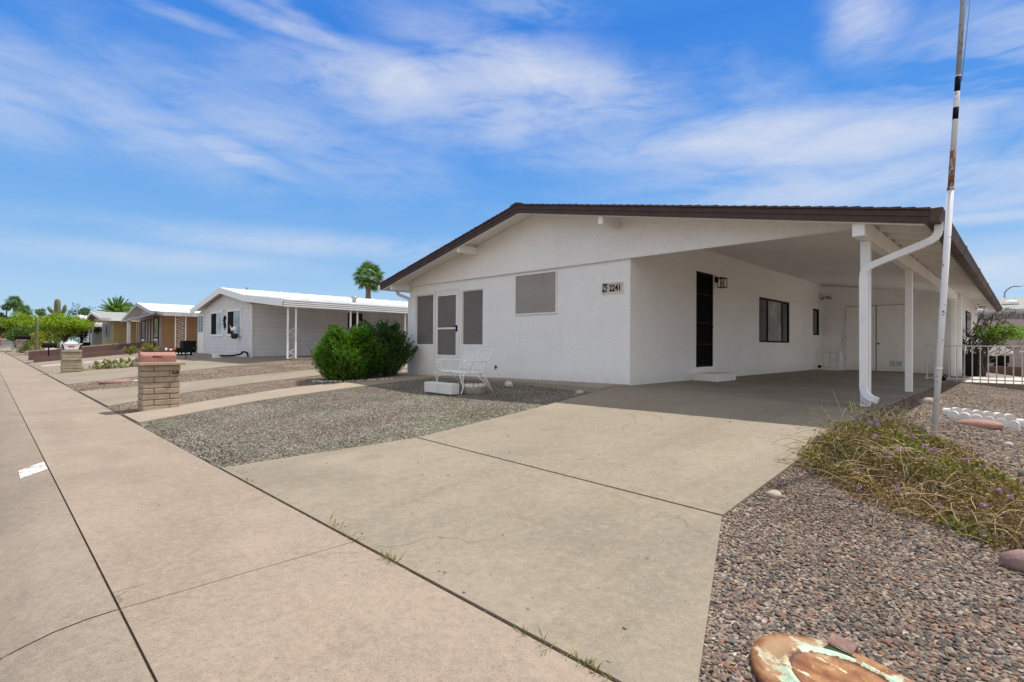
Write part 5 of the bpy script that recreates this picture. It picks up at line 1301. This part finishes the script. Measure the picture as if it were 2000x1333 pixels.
for i,(x,y,z,r,lab) in enumerate(((-173.5,3.6,9.6,1.05,'leftmost distant fan palm, low crown of the tall pair'),(-172.9,4.82,10.9,1.6,'tallest distant fan palm over the far street trees'),(-178.6,6.2,9.5,1.35,'distant fan palm right of the tallest one'),(-164,6.56,8.3,1.4,'lowest distant fan palm of the left cluster'),
        (-201.9,11.31,9.9,1.4,'lone distant fan palm between the two saguaros'),(-205.9,21.46,10.4,1.8,'distant fan palm left of the yellow house roof'),(-110.2,17.54,7.1,1.15,'fan palm right of the feathery date palm'))):
    fan_palm(lab,(x,y,z),r,.5,50+i,40,.14,gp_)
dp = thing('date_palm','feathery date palm with arching fronds behind the yellow house roof','palm tree',(-93.2,13.3,.8)); rnd = random.Random(77)
b = MB(); b.tube([(-93.2,13.3,.5),(-93.2,13.3,5.4)],[.4,.36],12); b.build('trunk', M['bark'], dp)
b = MB(); c0 = Vector((-93.2,13.3,5.3))
for i in range(46):
    a = i*2.399; el = R(86-78*(i/46)**.8); d = Vector((math.cos(a)*math.cos(el),math.sin(a)*math.cos(el),math.sin(el))); L_ = rnd.uniform(2.3,2.9)
    pth = [c0+d*L_*t-UP*.42*t*t*math.cos(el)*L_*.5 for t in [k/12 for k in range(13)]]
    b.tube(pth,[.04-.003*k for k in range(13)],3,False); s = d.cross(UP).normalized()
    for k in range(2,13):
        for sg in (-1,1):
            for q in range(2):
                p = pth[k-1].lerp(pth[k],q/2); ld = (d*.7+s*sg*.8+UP*.25).normalized(); leafquad(b,p,ld,UP,.5*(1-.5*abs(k/12-.5)),.06)
b.build('crown', M['palm'], dp)

# ------------------------------------------------------------------ world, sun, camera
SUN = Vector((.18,.50,1)).normalized()
el = math.asin(SUN.z); az = math.atan2(SUN.x,SUN.y)
W = bpy.data.worlds.new('World'); S.world = W; W.use_nodes = True; t = W.node_tree; t.nodes.clear()
class WT(NT):
    def __init__(self): self.t = t
w_ = WT()
out = w_.n('ShaderNodeOutputWorld'); bg = w_.n('ShaderNodeBackground'); bg.inputs['Strength'].default_value = .1
sky = w_.n('ShaderNodeTexSky', sky_type='NISHITA'); sky.sun_disc = False; sky.sun_elevation = el; sky.sun_rotation = az
sky.altitude = 350; sky.air_density = 1.0; sky.dust_density = .6; sky.ozone_density = 2.5
hs = w_.n('ShaderNodeHueSaturation'); hs.inputs['Saturation'].default_value = 1.25; hs.inputs['Value'].default_value = 1.15; w_.l(sky.outputs[0], hs.inputs['Color'])
tc = w_.n('ShaderNodeTexCoord')
F = Vector((-.703,.711,0)); Rv = Vector((.711,.703,0))
def dot(v):
    n = w_.n('ShaderNodeVectorMath', operation='DOT_PRODUCT'); w_.l(tc.outputs['Generated'], n.inputs[0]); n.inputs[1].default_value = v; return n.outputs['Value']
azn = w_.math('ARCTAN2', dot(Rv), dot(F)); eln = w_.math('ARCSINE', dot(UP))
cb = w_.n('ShaderNodeCombineXYZ'); w_.l(azn, cb.inputs[0]); w_.l(eln, cb.inputs[1])
def cmap(scale, rot):
    m = w_.n('ShaderNodeMapping'); m.inputs['Scale'].default_value = scale; m.inputs['Rotation'].default_value = (0,0,rot); w_.l(cb.outputs[0], m.inputs[0]); return m.outputs[0]
n1_ = w_.noise(cmap((1.9,5.0,1),.05), 1.8, 11, .60, .9); n2_ = w_.noise(cmap((2.6,5.5,1),.22), 1.5, 3, .5, .8); n3_ = w_.noise(cmap((2.8,11,1),.06), 2.6, 9, .66, 1.1)
bands = [(780,150,.24,.042,-.06,1.0),(1060,150,.24,.050,.22,1.05),(950,215,.40,.060,.06,.62),(1400,270,.30,.040,.0,.9),(1680,262,.32,.045,-.03,.85),(1700,355,.34,.042,.06,.75),(1950,385,.2,.03,.05,.6),
         (520,250,.30,.055,.20,.45),(465,305,.09,.022,.24,.8),(130,190,.34,.055,.16,.55),(20,200,.10,.05,.0,.6),(600,66,.17,.014,.12,.7),(340,28,.12,.012,.1,.4),(560,20,.1,.014,.3,.4),
         (1970,90,.14,.07,-.1,.75),(1690,25,.05,.045,.35,.9),(1480,180,.10,.05,.5,.30),(620,478,.30,.022,.0,.55),(250,500,.25,.02,.0,.35),(1930,415,.12,.012,.03,.8),(1930,520,.14,.04,0,.7),(1030,10,.10,.02,.1,.6)]
acc = None
for px_,py_,ra,re,ro,am in bands:
    a0 = math.atan((px_-1000)/1017.); e0 = math.atan((673-py_)/1017.*math.cos(a0))
    u = w_.math('SUBTRACT',azn,a0); v = w_.math('SUBTRACT',eln,e0)
    uu = w_.math('ADD',w_.math('MULTIPLY',u,math.cos(ro)/ra),w_.math('MULTIPLY',v,-math.sin(ro)/ra)); vv = w_.math('ADD',w_.math('MULTIPLY',u,math.sin(ro)/re),w_.math('MULTIPLY',v,math.cos(ro)/re))
    gq = w_.math('ADD',w_.math('MULTIPLY',uu,uu),w_.math('MULTIPLY',vv,vv))
    gq = w_.math('MULTIPLY',w_.math('POWER',2.718,w_.math('MULTIPLY',gq,-1.)),am)
    acc = gq if acc is None else w_.math('MAXIMUM',acc,gq)
mod = w_.math('ADD', w_.math('MULTIPLY', w_.math('SUBTRACT',n1_,.5), 2.6), w_.math('ADD', w_.math('MULTIPLY', w_.math('SUBTRACT',n2_,.5), 1.6), w_.math('MULTIPLY', w_.math('SUBTRACT',n3_,.5), 1.5)))
cl = w_.math('MULTIPLY', w_.math('MULTIPLY', w_.math('ADD',acc,.04), w_.math('ADD', .88, mod)), .68)
clm = w_.ramp(cl,[(.045,(0,0,0)),(.20,(.24,.24,.24)),(.42,(.50,.50,.50)),(.68,(.68,.68,.68)),(1.,(.88,.88,.88))])
gr = w_.ramp(w_.math('DIVIDE', eln, 1.5), [(0,(.50,.70,.88)),(.06,(.39,.62,.89)),(.125,(.225,.48,.87)),(.23,(.10,.34,.85)),(.36,(.048,.24,.78)),(.43,(.08,.29,.77)),(.56,(.74,.77,.82)),(1,(.85,.86,.88))])  # overhead stops made white, out of view, to lift and neutralise shaded light
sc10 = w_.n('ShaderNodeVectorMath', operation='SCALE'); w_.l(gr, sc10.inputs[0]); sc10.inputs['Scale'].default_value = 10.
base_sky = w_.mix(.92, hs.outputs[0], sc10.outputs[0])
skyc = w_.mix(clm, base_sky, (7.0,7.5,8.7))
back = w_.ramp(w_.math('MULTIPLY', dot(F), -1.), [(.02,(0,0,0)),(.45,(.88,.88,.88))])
skyc = w_.mix(back, skyc, (9.9,9.9,10.))      # unseen white sky added on the street side to brighten the shaded walls
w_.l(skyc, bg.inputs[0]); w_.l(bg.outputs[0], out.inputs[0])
sd = bpy.data.lights.new('sun','SUN'); sd.energy = 5.0; sd.angle = R(.53); sd.color = (1,.95,.865)
so = bpy.data.objects.new('sun', sd); COL.objects.link(so); so.rotation_euler = (-SUN).to_track_quat('-Z','Y').to_euler(); so.location = (5,5,30)

v1 = Vector((-1030,1.5)); v2 = Vector((1005,14.5)); f_ = math.sqrt(-(v1.dot(v2)))
X_ = -Vector((v1.x,v1.y,f_)).normalized(); Y_ = Vector((v2.x,v2.y,f_)).normalized(); Z_ = X_.cross(Y_)
cam = bpy.data.cameras.new('camera'); co = bpy.data.objects.new('camera', cam); COL.objects.link(co); S.camera = co
cam.sensor_width = 36; cam.lens = f_*36/2000; cam.clip_end = 3000; cam.clip_start = .05
rot = Matrix(((X_.x,-X_.y,-X_.z),(Y_.x,-Y_.y,-Y_.z),(Z_.x,-Z_.y,-Z_.z)))
co.matrix_world = Matrix.Translation((0,0,1.25)) @ rot.to_4x4()
S.view_settings.view_transform = 'Standard'; S.view_settings.look = 'None'; S.view_settings.exposure = 0; S.view_settings.gamma = 1
S.render.engine = 'CYCLES'; S.cycles.max_bounces = 8
